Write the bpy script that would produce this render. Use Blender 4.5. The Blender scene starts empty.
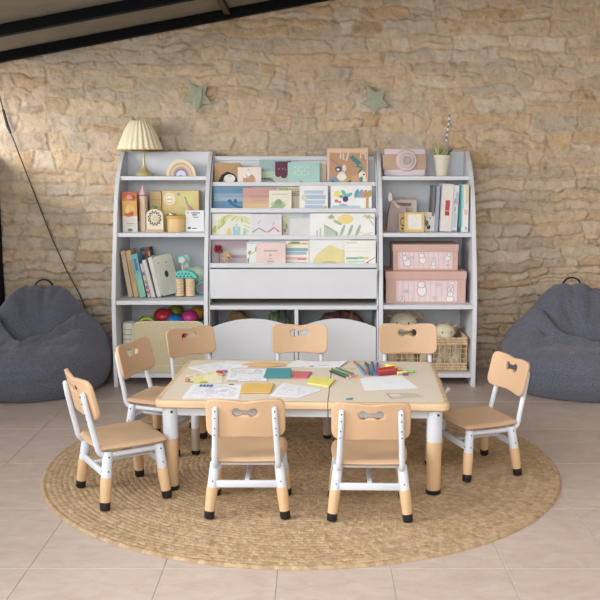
import bpy, math, random
import numpy as np
from mathutils import Vector, Matrix

R = math.radians
PI = math.pi
scene = bpy.context.scene
COL = scene.collection

# ------------------------------------------------------------ camera
cd = bpy.data.cameras.new('camera')
cam = bpy.data.objects.new('camera', cd)
COL.objects.link(cam)
cam.location = (0, 0, 1.40)
cam.rotation_euler = (PI / 2 - math.atan(137 / 900), 0, 0)
cd.sensor_width = 36
cd.lens = 36 * 900 / 600
cd.shift_x = -14 / 600
scene.camera = cam

# ------------------------------------------------------------ daylight, overhead fill and exposure
world = bpy.data.worlds.new('overcast_sky')
scene.world = world
world.use_nodes = True
bg = world.node_tree.nodes['Background']
bg.inputs['Color'].default_value = (0.90, 0.95, 1.0, 1)
bg.inputs['Strength'].default_value = 0.65


def area(name, loc, target, sx, sy, power, color):
    l = bpy.data.lights.new(name, 'AREA')
    l.shape = 'RECTANGLE'
    l.size = sx
    l.size_y = sy
    l.energy = power
    l.color = color
    o = bpy.data.objects.new(name, l)
    o.location = loc
    o.rotation_euler = (Vector(target) - Vector(loc)).to_track_quat('-Z', 'Y').to_euler()
    COL.objects.link(o)
    return o


area('window_daylight', (-4.6, 2.0, 2.6), (0, 4.8, 0.6), 3.4, 2.2, 230, (1.0, 0.96, 0.91))
area('open_front_daylight', (-1.6, -2.8, 2.2), (0.2, 5.6, 1.0), 4.2, 2.0, 120, (1.0, 0.97, 0.93))
area('overhead_fill', (-1.0, 0.2, 4.2), (-.2, 4.4, 0.3), 3.6, 2.4, 35, (1.0, 0.96, 0.92))  # unseen overhead fill, added to brighten the tabletop and floor
scene.view_settings.view_transform = 'Standard'
scene.view_settings.look = 'None'
scene.view_settings.exposure = 0.64
scene.view_settings.gamma = 1.0
scene.view_settings.use_curve_mapping = False


# ------------------------------------------------------------ materials
def lin(c):
    return tuple(((v / 255) / 12.92 if v / 255 <= 0.04045 else ((v / 255 + 0.055) / 1.055) ** 2.4) for v in c) + (1.0,)


MATS = {}


def mat(name, rgb, rough=0.6, var=0.06, scale=12, bump=0.0, bscale=60, metal=0.0, sheen=0.0, stretch=None, sss=0):
    """procedural material: base colour varied by noise, optional bump"""
    if name in MATS:
        return MATS[name]
    m = bpy.data.materials.new(name)
    m.use_nodes = True
    nt = m.node_tree
    b = nt.nodes['Principled BSDF']
    b.inputs['Roughness'].default_value = rough
    b.inputs['Metallic'].default_value = metal
    if sheen:
        b.inputs['Sheen Weight'].default_value = sheen
    tc = nt.nodes.new('ShaderNodeTexCoord')
    mp = nt.nodes.new('ShaderNodeMapping')
    nt.links.new(tc.outputs['Object'], mp.inputs['Vector'])
    if stretch:
        mp.inputs['Scale'].default_value = stretch
    nz = nt.nodes.new('ShaderNodeTexNoise')
    nz.inputs['Scale'].default_value = scale
    nz.inputs['Detail'].default_value = 5
    nt.links.new(mp.outputs['Vector'], nz.inputs['Vector'])
    rp = nt.nodes.new('ShaderNodeValToRGB')
    c = lin(rgb)
    rp.color_ramp.elements[0].position = 0.3
    rp.color_ramp.elements[1].position = 0.7
    rp.color_ramp.elements[0].color = tuple(max(0, v * (1 - var * 1.6)) for v in c[:3]) + (1,)
    rp.color_ramp.elements[1].color = tuple(min(1, v * (1 + var * 1.6)) for v in c[:3]) + (1,)
    nt.links.new(nz.outputs['Fac'], rp.inputs['Fac'])
    nt.links.new(rp.outputs['Color'], b.inputs['Base Color'])
    if bump:
        n2 = nt.nodes.new('ShaderNodeTexNoise')
        n2.inputs['Scale'].default_value = bscale
        n2.inputs['Detail'].default_value = 4
        nt.links.new(mp.outputs['Vector'], n2.inputs['Vector'])
        bp = nt.nodes.new('ShaderNodeBump')
        bp.inputs['Strength'].default_value = bump
        bp.inputs['Distance'].default_value = 0.005
        nt.links.new(n2.outputs['Fac'], bp.inputs['Height'])
        nt.links.new(bp.outputs['Normal'], b.inputs['Normal'])
    MATS[name] = m
    return m


def C(r, g, b):
    """plain printed or painted colour"""
    l = 0.3 * r + 0.55 * g + 0.15 * b
    q = tuple(v + (l - v) * 0.24 for v in (r, g, b))
    return mat('paint_%d_%d_%d' % (r, g, b), q, 0.65, 0.03, 9)


WHITE_METAL = mat('white_powder_coat', (206, 212, 221), 0.38, 0.02)
TAN = mat('tan_moulded_plastic', (202, 169, 136), 0.5, 0.035, 5, 0.15, 220)
LEGWOOD = mat('beech_leg', (208, 174, 134), 0.5, 0.09, 14, 0.05, 60, stretch=(1, 1, .12))
EDGEWOOD = mat('beech_edge', (206, 178, 144), 0.5, 0.09, 30, 0.05, 60, stretch=(.15, 1, 1))
LAMINATE = mat('sand_laminate', (222, 210, 192), 0.5, 0.03, 160)
TAUPE = mat('taupe_leg', (176, 160, 150), 0.55, 0.04)
BLACK = mat('black_rubber', (22, 22, 24), 0.5, 0.05)
BOLT = mat('dark_bolt', (60, 62, 68), 0.4, 0.05, metal=0.7)
PANEL = mat('white_board', (214, 218, 225), 0.5, 0.015, 6)
PANEL_IN = PANEL
BEAM = mat('black_painted_steel', (6, 7, 10), 0.7, 0.06)
BEAM.node_tree.nodes['Principled BSDF'].inputs['Specular IOR Level'].default_value = 0.15
PAPER = mat('white_paper', (236, 238, 244), 0.8, 0.01)
WHITE = mat('white_card', (232, 231, 230), 0.7, 0.02)


# ------------------------------------------------------------ mesh builder
def obj_from(name, verts, faces, mats, mi=None, parent=None, smooth=True, angle=40):
    me = bpy.data.meshes.new(name)
    me.from_pydata([tuple(v) for v in verts], [], faces)
    if not isinstance(mats, (list, tuple)):
        mats = [mats]
    for m in mats:
        me.materials.append(m)
    if mi is not None:
        me.polygons.foreach_set('material_index', mi)
    if smooth:
        me.polygons.foreach_set('use_smooth', [True] * len(me.polygons))
        me.set_sharp_from_angle(angle=R(angle))
    me.update()
    o = bpy.data.objects.new(name, me)
    COL.objects.link(o)
    if parent is not None:
        o.parent = parent
    return o


class MB:
    def __init__(self):
        self.v, self.f, self.m, self.mats = [], [], [], []

    def mi(self, mat_):
        if mat_ not in self.mats:
            self.mats.append(mat_)
        return self.mats.index(mat_)

    def add(self, vs, fs, mat_, M=None):
        o = len(self.v)
        k = self.mi(mat_)
        for p in vs:
            p = Vector(p)
            self.v.append(M @ p if M is not None else p)
        for f in fs:
            self.f.append([i + o for i in f])
            self.m.append(k)
        return self

    def box(self, x0, x1, y0, y1, z0, z1, mat_, M=None):
        vs = [(x, y, z) for x in (x0, x1) for y in (y0, y1) for z in (z0, z1)]
        fs = [(0, 1, 3, 2), (4, 6, 7, 5), (0, 4, 5, 1), (2, 3, 7, 6), (0, 2, 6, 4), (1, 5, 7, 3)]
        return self.add(vs, fs, mat_, M)

    def rbox(self, x0, x1, y0, y1, z0, z1, r, mat_, M=None, n=3, axis='z'):
        """box with rounded corners in plan (about axis) and softened rims"""
        def pl(a0, a1, b0, b1, rr):
            pts = []
            for cx, cy, s in ((a1 - rr, b1 - rr, 0), (a0 + rr, b1 - rr, 1), (a0 + rr, b0 + rr, 2), (a1 - rr, b0 + rr, 3)):
                for i in range(n + 1):
                    a = (s + i / n) * PI / 2
                    pts.append((cx + rr * math.cos(a), cy + rr * math.sin(a)))
            return pts
        if axis == 'z':
            A, B, D = (x0, x1), (y0, y1), (z0, z1)
            mk = lambda a, b, d: (a, b, d)
        elif axis == 'y':
            A, B, D = (x0, x1), (z0, z1), (y0, y1)
            mk = lambda a, b, d: (a, d, b)
        else:
            A, B, D = (y0, y1), (z0, z1), (x0, x1)
            mk = lambda a, b, d: (d, a, b)
        e = min(r * 0.5, (D[1] - D[0]) * 0.45)
        rings = [(D[0], e), (D[0] + e * .3, e * .3), (D[0] + e, 0), (D[1] - e, 0), (D[1] - e * .3, e * .3), (D[1], e)]
        vs, fs = [], []
        for d, ins in rings:
            for a, b in pl(A[0] + ins, A[1] - ins, B[0] + ins, B[1] - ins, max(r - ins, 1e-4)):
                vs.append(mk(a, b, d))
        N = 4 * (n + 1)
        for k in range(len(rings) - 1):
            for i in range(N):
                j = (i + 1) % N
                fs.append((k * N + i, k * N + j, (k + 1) * N + j, (k + 1) * N + i))
        fs.append(tuple(reversed(range(N))))
        fs.append(tuple(range((len(rings) - 1) * N, len(rings) * N)))
        return self.add(vs, fs, mat_, M)

    def tube(self, pts, rad, mat_, n=12, M=None, cap=True, flat=None):
        pts = [Vector(p) for p in pts]
        if not isinstance(rad, (list, tuple)):
            rad = [rad] * len(pts)
        vs, fs = [], []
        t0 = (pts[1] - pts[0]).normalized()
        up = Vector((0, 0, 1)) if abs(t0.z) < 0.9 else Vector((1, 0, 0))
        a = t0.cross(up).normalized()
        for i, p in enumerate(pts):
            if i == 0:
                t = t0
            elif i == len(pts) - 1:
                t = (pts[i] - pts[i - 1]).normalized()
            else:
                t = ((pts[i + 1] - p).normalized() + (p - pts[i - 1]).normalized()).normalized()
            a = (a - t * a.dot(t)).normalized()
            b = t.cross(a)
            for k in range(n):
                th = 2 * PI * k / n
                vs.append(p + (a * math.cos(th) + b * math.sin(th) * (flat or 1)) * rad[i])
        for i in range(len(pts) - 1):
            for k in range(n):
                j = (k + 1) % n
                fs.append((i * n + k, i * n + j, (i + 1) * n + j, (i + 1) * n + k))
        if cap:
            fs.append(tuple(reversed(range(n))))
            fs.append(tuple(range((len(pts) - 1) * n, len(pts) * n)))
        return self.add(vs, fs, mat_, M)

    def lathe(self, prof, mat_, n=32, M=None, mod=None):
        """prof: (radius, z) from bottom to top"""
        vs, fs = [], []
        for r, z in prof:
            for k in range(n):
                th = 2 * PI * k / n
                rr = r * (mod(th, z) if mod else 1)
                vs.append((rr * math.cos(th), rr * math.sin(th), z))
        for i in range(len(prof) - 1):
            for k in range(n):
                j = (k + 1) % n
                fs.append((i * n + k, i * n + j, (i + 1) * n + j, (i + 1) * n + k))
        if prof[0][0] > 1e-5:
            fs.append(tuple(reversed(range(n))))
        if prof[-1][0] > 1e-5:
            fs.append(tuple(range((len(prof) - 1) * n, len(prof) * n)))
        return self.add(vs, fs, mat_, M)

    def ball(self, c, rx, ry, rz, mat_, n=20, M=None, fn=None):
        vs, fs = [], []
        m = n // 2
        for i in range(m + 1):
            ph = -PI / 2 + PI * i / m
            for k in range(n):
                th = 2 * PI * k / n
                d = (math.cos(ph) * math.cos(th), math.cos(ph) * math.sin(th), math.sin(ph))
                s = fn(d) if fn else 1
                vs.append((c[0] + rx * d[0] * s, c[1] + ry * d[1] * s, c[2] + rz * d[2] * s))
        for i in range(m):
            for k in range(n):
                j = (k + 1) % n
                fs.append((i * n + k, i * n + j, (i + 1) * n + j, (i + 1) * n + k))
        return self.add(vs, fs, mat_, M)

    def prism(self, poly, d0, d1, mat_, M=None, mk=None):
        """extruded polygon; poly (a, b); mk maps (a, b, d) to xyz; default a=x b=z d=y"""
        mk = mk or (lambda a, b, d: (a, d, b))
        n = len(poly)
        vs = [mk(a, b, d0) for a, b in poly] + [mk(a, b, d1) for a, b in poly]
        fs = [tuple(range(n)), tuple(reversed(range(n, 2 * n)))]
        for i in range(n):
            j = (i + 1) % n
            fs.append((i, i + n, j + n, j))
        return self.add(vs, fs, mat_, M)

    def build(self, name, parent=None, smooth=True, angle=40, bevel=0, loc=None, rot=None):
        o = obj_from(name, self.v, self.f, self.mats, self.m, parent, smooth, angle)
        if bevel:
            b = o.modifiers.new('bevel', 'BEVEL')
            b.width = bevel
            b.segments = 2
            b.limit_method = 'ANGLE'
            b.angle_limit = R(50)
        if loc is not None:
            o.location = loc
        if rot is not None:
            o.rotation_euler = rot
        return o


def tag(o, label, cat, group=None):
    o['label'] = label
    o['category'] = cat
    if group:
        o['group'] = group
    return o


def struct(o):
    o['kind'] = 'structure'
    return o


def thing(name, label, cat, loc=(0, 0, 0), rz=0, group=None):
    o = bpy.data.objects.new(name, None)
    o.empty_display_size = 0.1
    COL.objects.link(o)
    o.location = loc
    o.rotation_euler = (0, 0, rz)
    return tag(o, label, cat, group)


def copy_tree(o, parent=None):
    c = o.copy()
    COL.objects.link(c)
    c.parent = parent
    for ch in [k for k in bpy.data.objects if k.parent == o]:
        copy_tree(ch, c)
    return c


# ------------------------------------------------------------ 2-D shapes for printed pictures
def ell(cx, cy, rx, ry, rot=0, n=18):
    c, s = math.cos(rot), math.sin(rot)
    return [(cx + rx * math.cos(2 * PI * i / n) * c - ry * math.sin(2 * PI * i / n) * s,
             cy + rx * math.cos(2 * PI * i / n) * s + ry * math.sin(2 * PI * i / n) * c) for i in range(n)]


def rect(a, b, c, d):
    return [(a, c), (b, c), (b, d), (a, d)]


def stroke(pts, w):
    """polygon along a polyline"""
    L, Rr = [], []
    for i, p in enumerate(pts):
        q0 = pts[max(0, i - 1)]
        q1 = pts[min(len(pts) - 1, i + 1)]
        dx, dy = q1[0] - q0[0], q1[1] - q0[1]
        l = math.hypot(dx, dy) or 1
        nx, ny = -dy / l * w / 2, dx / l * w / 2
        L.append((p[0] + nx, p[1] + ny))
        Rr.append((p[0] - nx, p[1] - ny))
    return L + Rr[::-1]


def print_on(mb, shapes, x0, x1, z0, z1, y, M=None, t=0.0003):
    """raise printed shapes (u,v in 0..1 of the rectangle) a hair off the face at y"""
    for i, (col, poly) in enumerate(shapes):
        d = y - t * (i * 0.35 + 1)
        # polygons are kept inside the face
        P = [(x0 + min(max(u, 0.004), .996) * (x1 - x0), z0 + min(max(v, 0.004), .996) * (z1 - z0)) for u, v in poly]
        mb.add([(a, d, b) for a, b in P], [tuple(range(len(P)))], col, M)


def smoothstep(a, b, x):
    t = np.clip((x - a) / (b - a), 0, 1)
    return t * t * (3 - 2 * t)


_rs = np.random.RandomState(7)
_lat = _rs.rand(256, 256)


def vnoise(x, y):
    xi = np.floor(x).astype(int)
    yi = np.floor(y).astype(int)
    fx = x - xi
    fy = y - yi
    fx = fx * fx * (3 - 2 * fx)
    fy = fy * fy * (3 - 2 * fy)
    a = _lat[xi & 255, yi & 255]
    b = _lat[(xi + 1) & 255, yi & 255]
    c = _lat[xi & 255, (yi + 1) & 255]
    d = _lat[(xi + 1) & 255, (yi + 1) & 255]
    return (a * (1 - fx) + b * fx) * (1 - fy) + (c * (1 - fx) + d * fx) * fy - 0.5


def fbm(x, y, o=4):
    s, a = 0, 1.0
    for i in range(o):
        s = s + a * vnoise(x + 17.3 * i, y + 5.1 * i)
        x = x * 2.03
        y = y * 2.03
        a *= 0.5
    return s


def attr_mat(name, rough, bump, bscale, var=0.25, scale=30, det=6):
    m = bpy.data.materials.new(name)
    m.use_nodes = True
    nt = m.node_tree
    b = nt.nodes['Principled BSDF']
    b.inputs['Roughness'].default_value = rough
    b.inputs['Specular IOR Level'].default_value = 0.25
    at = nt.nodes.new('ShaderNodeAttribute')
    at.attribute_name = 'tint'
    tc = nt.nodes.new('ShaderNodeTexCoord')
    nz = nt.nodes.new('ShaderNodeTexNoise')
    nz.inputs['Scale'].default_value = scale
    nz.inputs['Detail'].default_value = det
    nz.inputs['Roughness'].default_value = 0.65
    nt.links.new(tc.outputs['Object'], nz.inputs['Vector'])
    mr = nt.nodes.new('ShaderNodeMapRange')
    mr.inputs['From Min'].default_value = 0.3
    mr.inputs['From Max'].default_value = 0.7
    mr.inputs['To Min'].default_value = 1 - var
    mr.inputs['To Max'].default_value = 1 + var
    nt.links.new(nz.outputs['Fac'], mr.inputs['Value'])
    vm = nt.nodes.new('ShaderNodeVectorMath')
    vm.operation = 'SCALE'
    nt.links.new(at.outputs['Color'], vm.inputs[0])
    nt.links.new(mr.outputs['Result'], vm.inputs['Scale'])
    nt.links.new(vm.outputs['Vector'], b.inputs['Base Color'])
    n2 = nt.nodes.new('ShaderNodeTexNoise')
    n2.inputs['Scale'].default_value = bscale
    n2.inputs['Detail'].default_value = 6
    nt.links.new(tc.outputs['Object'], n2.inputs['Vector'])
    bp = nt.nodes.new('ShaderNodeBump')
    bp.inputs['Strength'].default_value = bump
    bp.inputs['Distance'].default_value = 0.01
    nt.links.new(n2.outputs['Fac'], bp.inputs['Height'])
    nt.links.new(bp.outputs['Normal'], b.inputs['Normal'])
    return m


def grid_obj(name, P, tint, m, wrap=False, parent=None):
    """P (nu, nv, 3) array of points -> smooth mesh with a 'tint' attribute"""
    nu, nv = P.shape[:2]
    idx = np.arange(nu * nv).reshape(nu, nv)
    if wrap:
        a = idx[:-1, :]
        b = idx[1:, :]
        f = np.stack([a, b, np.roll(b, -1, 1), np.roll(a, -1, 1)], -1).reshape(-1, 4)
    else:
        f = np.stack([idx[:-1, :-1], idx[1:, :-1], idx[1:, 1:], idx[:-1, 1:]], -1).reshape(-1, 4)
    me = bpy.data.meshes.new(name)
    me.vertices.add(nu * nv)
    me.vertices.foreach_set('co', P.reshape(-1).astype(np.float32))
    me.loops.add(len(f) * 4)
    me.loops.foreach_set('vertex_index', f.reshape(-1).astype(np.int32))
    me.polygons.add(len(f))
    me.polygons.foreach_set('loop_start', np.arange(0, len(f) * 4, 4, dtype=np.int32))
    me.update(calc_edges=True)
    me.validate()
    me.polygons.foreach_set('use_smooth', [True] * len(me.polygons))
    if tint is not None:
        at = me.color_attributes.new('tint', 'FLOAT_COLOR', 'POINT')
        c = np.ones((nu * nv, 4), np.float32)
        c[:, :3] = tint.reshape(-1, 3)
        at.data.foreach_set('color', c.reshape(-1))
    me.materials.append(m)
    me.update()
    o = bpy.data.objects.new(name, me)
    COL.objects.link(o)
    if parent:
        o.parent = parent
    return o

# ============================================================ THE SETTING
WALL_Y = 6.12


# ---- stone back wall: coursed rubble in relief
def stone_wall():
    rs = np.random.RandomState(21)
    x0, x1, z0, z1 = -2.75, 3.0, -0.02, 3.15
    st = 0.0078
    xs = np.arange(x0, x1, st)
    zs = np.arange(z0, z1, st)
    X, Z = np.meshgrid(xs, zs, indexing='ij')
    wx = X + 0.055 * fbm(X * 7, Z * 9 + 40, 4) + 0.014 * fbm(X * 30, Z * 30, 2)
    wz = Z + 0.055 * fbm(X * 1.7 + 9, Z * 1.5, 2) + (0.026 + .012 * smoothstep(1.1, 1.7, Z)) * fbm(X * 8 + 3, Z * 8, 4) + 0.008 * fbm(X * 34, Z * 34 + 8, 2)
    rows = [-0.15]
    while rows[-1] < z1 + 0.3:
        z = rows[-1]
        if z < 1.25:
            rows.append(z + rs.uniform(0.042, 0.092))
        else:
            rows.append(z + rs.uniform(0.06, 0.135))
    rows = np.array(rows)
    ri = np.clip(np.searchsorted(rows, wz) - 1, 0, len(rows) - 2)
    d = np.full(X.shape, 9.0)
    sid = np.zeros(X.shape, int)
    u = np.zeros(X.shape)
    v = np.zeros(X.shape)
    n = 0
    for r in range(len(rows) - 1):
        mask = ri == r
        if not mask.any():
            continue
        h = rows[r + 1] - rows[r]
        js = [x0 - 0.4 + rs.uniform(0, .2)]
        while js[-1] < x1 + 0.5:
            js.append(js[-1] + rs.uniform(0.10, 0.40) * (1.0 if rs.rand() < .8 else .5))
        js = np.array(js)
        # joints lean a little
        lean = rs.uniform(-.25, .25, len(js))
        xx, zz = wx[mask], wz[mask]
        xl = xx
        ji = np.clip(np.searchsorted(js, xl) - 1, 0, len(js) - 2)
        zc = (zz - (rows[r] + h / 2))
        dl = xl - js[ji] - lean[ji] * zc
        dr = js[ji + 1] - xl + lean[ji + 1] * zc
        bot, top = np.full(zz.shape, rows[r]), np.full(zz.shape, rows[r + 1])
        split = rs.rand(len(js)) < (0.25 if rows[r] > 1.2 else 0.06)
        cut = rs.uniform(.35, .65, len(js))
        sp = split[ji]
        mid = rows[r] + h * cut[ji]
        upper = zz > mid
        bot = np.where(sp & upper, mid, bot)
        top = np.where(sp & ~upper, mid, top)
        dd = np.minimum(np.minimum(np.abs(dl), np.abs(dr)), np.minimum(zz - bot, top - zz))
        d[mask] = np.maximum(dd, 0)
        sid[mask] = n + ji * 2 + (sp & upper)
        u[mask] = (dl - dr) / 0.3
        v[mask] = (zz - (bot + top) / 2) / 0.1
        n += len(js) * 2 + 2
    K = n + 5
    off = rs.uniform(-0.010, 0.012, K)
    tx, tz = rs.uniform(-.009, .009, K), rs.uniform(-.012, .012, K)
    low = 1 - smoothstep(1.05, 1.55, Z + 0.25 * fbm(X * 1.5, Z * 1.5 + 70, 2))
    # mortar smears over stone edges, more in the upper wall
    jw = 0.003 + 0.012 * (1 - low) * np.clip(0.5 + 1.5 * fbm(X * 4 + 50, Z * 5, 3), 0, 1.5)
    d = d + 0.004 * fbm(X * 55, Z * 55 + 4, 2)
    S = smoothstep(jw * 0.25, jw * 0.25 + 0.008, d)
    face = 0.013 + off[sid] * (0.45 + 0.75 * low) + tx[sid] * u + tz[sid] * v
    face = face + (0.008 + 0.004 * (1 - low)) * fbm(X * 13, Z * 15 + 20, 5) - 0.012 * (1 - low * .5) * np.abs(fbm(X * 9 + 33, Z * 14 + 60, 4)) + .003
    mort = -0.011 * low - 0.001 * (1 - low) + 0.012 * fbm(X * 10 + 30, Z * 14, 4) + 0.004 * (1 - low)
    hgt = mort * (1 - S) + face * S
    hgt = hgt + 0.003 * fbm(X * 60, Z * 60, 2)
    P = np.stack([X, WALL_Y - hgt, Z], -1)
    pal = np.array([lin(c)[:3] for c in ((204, 186, 166), (210, 194, 176), (198, 180, 158), (198, 184, 166), (206, 184, 156),
                                         (206, 192, 174), (192, 174, 154), (208, 188, 162), (188, 176, 158), (198, 172, 140), (200, 184, 162), (206, 186, 158))])
    ci = rs.randint(0, len(pal), K)
    br = rs.uniform(.91, 1.06, K)
    stone = pal[ci][sid] * br[sid][..., None]
    mcol = np.array(lin((200, 180, 156))[:3])[None, None] * (1 - low[..., None]) + np.array(lin((196, 176, 152))[:3])[None, None] * low[..., None]
    w = S[..., None]
    # ochre patches
    och = np.clip(1.6 * fbm(X * 3.1 + 90, Z * 3.7 + 11, 4), 0, .55)[..., None]
    stone = stone * (1 - och * .45) + np.array(lin((200, 170, 136))[:3]) * och * .45
    pit = 1 - 0.22 * smoothstep(.22, .5, fbm(X * 22 + 7, Z * 26, 4))[..., None]
    tint = (stone * w + mcol * (1 - w)) * pit
    m = attr_mat('rubble_stone', 0.9, 0.9, 40, 0.15, 22)
    o = grid_obj('wall_back', P[:, ::-1], tint[:, ::-1], m)
    struct(o)


stone_wall()


# ---- tiled floor
def floor():
    xs = [-4.0, -3.6, -3.2, -2.8, -2.35, -1.90, -1.448, -0.996, -0.524, -0.125, 0.270, 0.670, 1.062, 1.456, 1.85, 2.245, 2.64, 3.04, 3.44]
    y = 2.949 - 0.555 * 10
    ys = [y + 0.5565 * k for k in range(18)]
    g = 0.0022
    mb = MB()
    mt = bpy.data.materials.new('stone_effect_tile')
    mt.use_nodes = True
    nt = mt.node_tree
    b = nt.nodes['Principled BSDF']
    b.inputs['Roughness'].default_value = 0.42
    tc = nt.nodes.new('ShaderNodeTexCoord')
    at = nt.nodes.new('ShaderNodeAttribute')
    at.attribute_name = 'tint'
    mp = nt.nodes.new('ShaderNodeMapping')
    mp.inputs['Scale'].default_value = (1, 1.6, 1)
    nt.links.new(tc.outputs['Object'], mp.inputs['Vector'])
    add = nt.nodes.new('ShaderNodeVectorMath')
    add.operation = 'MULTIPLY_ADD'
    add.inputs[1].default_value = (9, 9, 9)
    nt.links.new(at.outputs['Color'], add.inputs[0])
    nt.links.new(mp.outputs['Vector'], add.inputs[2])
    nz = nt.nodes.new('ShaderNodeTexNoise')
    nz.inputs['Scale'].default_value = 9
    nz.inputs['Detail'].default_value = 9
    nz.inputs['Roughness'].default_value = 0.68
    nz.inputs['Distortion'].default_value = 0.8
    nt.links.new(add.outputs['Vector'], nz.inputs['Vector'])
    rp = nt.nodes.new('ShaderNodeValToRGB')
    e = rp.color_ramp.elements
    e[0].position, e[0].color = 0.22, lin((176, 156, 146))
    e[1].position, e[1].color = 0.78, lin((203, 188, 180))
    k = e.new(0.5)
    k.color = lin((191, 174, 164))
    nt.links.new(nz.outputs['Fac'], rp.inputs['Fac'])
    nt.links.new(rp.outputs['Color'], b.inputs['Base Color'])
    gr = mat('pale_grout', (190, 180, 170), 0.9, 0.05)
    rnd = random.Random(3)
    tints = []
    for i in range(len(xs) - 1):
        for j in range(len(ys) - 1):
            a, b2, c, d = xs[i] + g, xs[i + 1] - g, ys[j] + g, ys[j + 1] - g
            mb.rbox(a, b2, c, d, -0.012, 0.0, 0.002, mt, n=1)
            t = rnd.random() * .9
            tints += [t] * (len(mb.v) - len(tints))
    mb.box(xs[0], xs[-1], ys[0], ys[-1], -0.05, -0.0022, gr)
    tints += [0] * (len(mb.v) - len(tints))
    o = mb.build('floor', smooth=False)
    ca = o.data.color_attributes.new('tint', 'FLOAT_COLOR', 'POINT')
    t = np.array(tints)
    c = np.stack([t, (t * 7.3) % 1, (t * 3.7) % 1, np.ones_like(t)], -1).astype(np.float32)
    ca.data.foreach_set('color', c.reshape(-1))
    struct(o)


floor()


# ---- lean-to roof: boards over black beams, rising to the right
def roofz(x):
    return 2.042 + 0.183 * (x + 2.07)


def ceiling():
    SOFFIT = mat('beige_roof_lining', (136, 130, 116), 0.85, 0.08, 5, 0.2, 14)
    mb = MB()
    for (ya, yb) in ((3.3, 5.17), (5.17, 6.3)):
        M = None
        a, b = -2.6, 3.0
        z = lambda x: roofz(x) + 0.0625
        vs = [(a, ya, z(a)), (b, ya, z(b)), (b, yb - .004, z(b)), (a, yb - .004, z(a))]
        vs += [(p[0], p[1], p[2] + 0.05) for p in vs]
        mb.add(vs, [(0, 1, 2, 3), (7, 6, 5, 4), (0, 4, 5, 1), (1, 5, 6, 2), (2, 6, 7, 3), (3, 7, 4, 0)], SOFFIT)
    struct(mb.build('ceiling', smooth=False))

    def beam(yc, w, h, a=-2.6, b=3.0):
        m = MB()
        z0 = roofz
        vs = []
        for x in (a, b):
            for y in (yc - w / 2, yc + w / 2):
                for dz in (0, h):
                    vs.append((x, y, z0(x) + dz))
        m.add(vs, [(0, 1, 3, 2), (4, 6, 7, 5), (0, 4, 5, 1), (2, 3, 7, 6), (0, 2, 6, 4), (1, 5, 7, 3)], BEAM)
        return m
    k = 1
    for yc in (6.02, 5.2, 3.55, 1.9, 0.3):
        m = beam(yc, 0.062, 0.060)
        struct(m.build('trim_%d' % k, bevel=0.004, smooth=False))
        k += 1
    for x in (-0.555, 1.1):
        m = MB()
        m.box(x - .018, x + .018, 3.6, 5.98, roofz(x) + 0.020, roofz(x) + 0.0575, mat('brown_black_purlin', (44, 34, 28), 0.5))
        struct(m.build('trim_%d' % k, smooth=False))
        k += 1


ceiling()


# ---- glazed side on the left, plain wall on the right (outside the frame)
def sides():
    fr = thing('window_1', 'black framed glazing along the left side', 'window')
    del fr['label'], fr['category']
    struct(fr)
    f = MB()
    X = -2.162
    for y in (6.065, 4.6, 3.1, 1.6, 0.1):
        f.box(X - .05, X + .045, y - .035, y + .035, 0.0, 1.44, BEAM)
    f.box(X - .05, X + .04, -.1, 6.1, 0.0, 0.07, BEAM)
    f.box(X - .05, X + .04, -.1, 6.1, 1.375, 1.44, BEAM)
    f.build('window_frame', fr, bevel=.003, smooth=False)
    g = bpy.data.materials.new('clear_glass')
    g.use_nodes = True
    nt = g.node_tree
    nt.nodes.clear()
    out = nt.nodes.new('ShaderNodeOutputMaterial')
    mx = nt.nodes.new('ShaderNodeMixShader')
    tr = nt.nodes.new('ShaderNodeBsdfTransparent')
    gl = nt.nodes.new('ShaderNodeBsdfGlossy')
    gl.inputs['Roughness'].default_value = 0.02
    fz = nt.nodes.new('ShaderNodeFresnel')
    nt.links.new(fz.outputs[0], mx.inputs[0])
    nt.links.new(tr.outputs[0], mx.inputs[1])
    nt.links.new(gl.outputs[0], mx.inputs[2])
    nt.links.new(mx.outputs[0], out.inputs['Surface'])
    p = MB()
    p.box(X - .004, X + .004, -.1, 6.06, 0.07, 1.375, g)
    p.build('pane', fr, smooth=False)
    w = MB()
    w.box(2.62, 2.75, 0.2, 6.3, -0.01, 2.99, mat('side_plaster', (196, 180, 158), 0.9, 0.06, 5, .2, 30))
    struct(w.build('wall_right', smooth=False))


sides()


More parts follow.
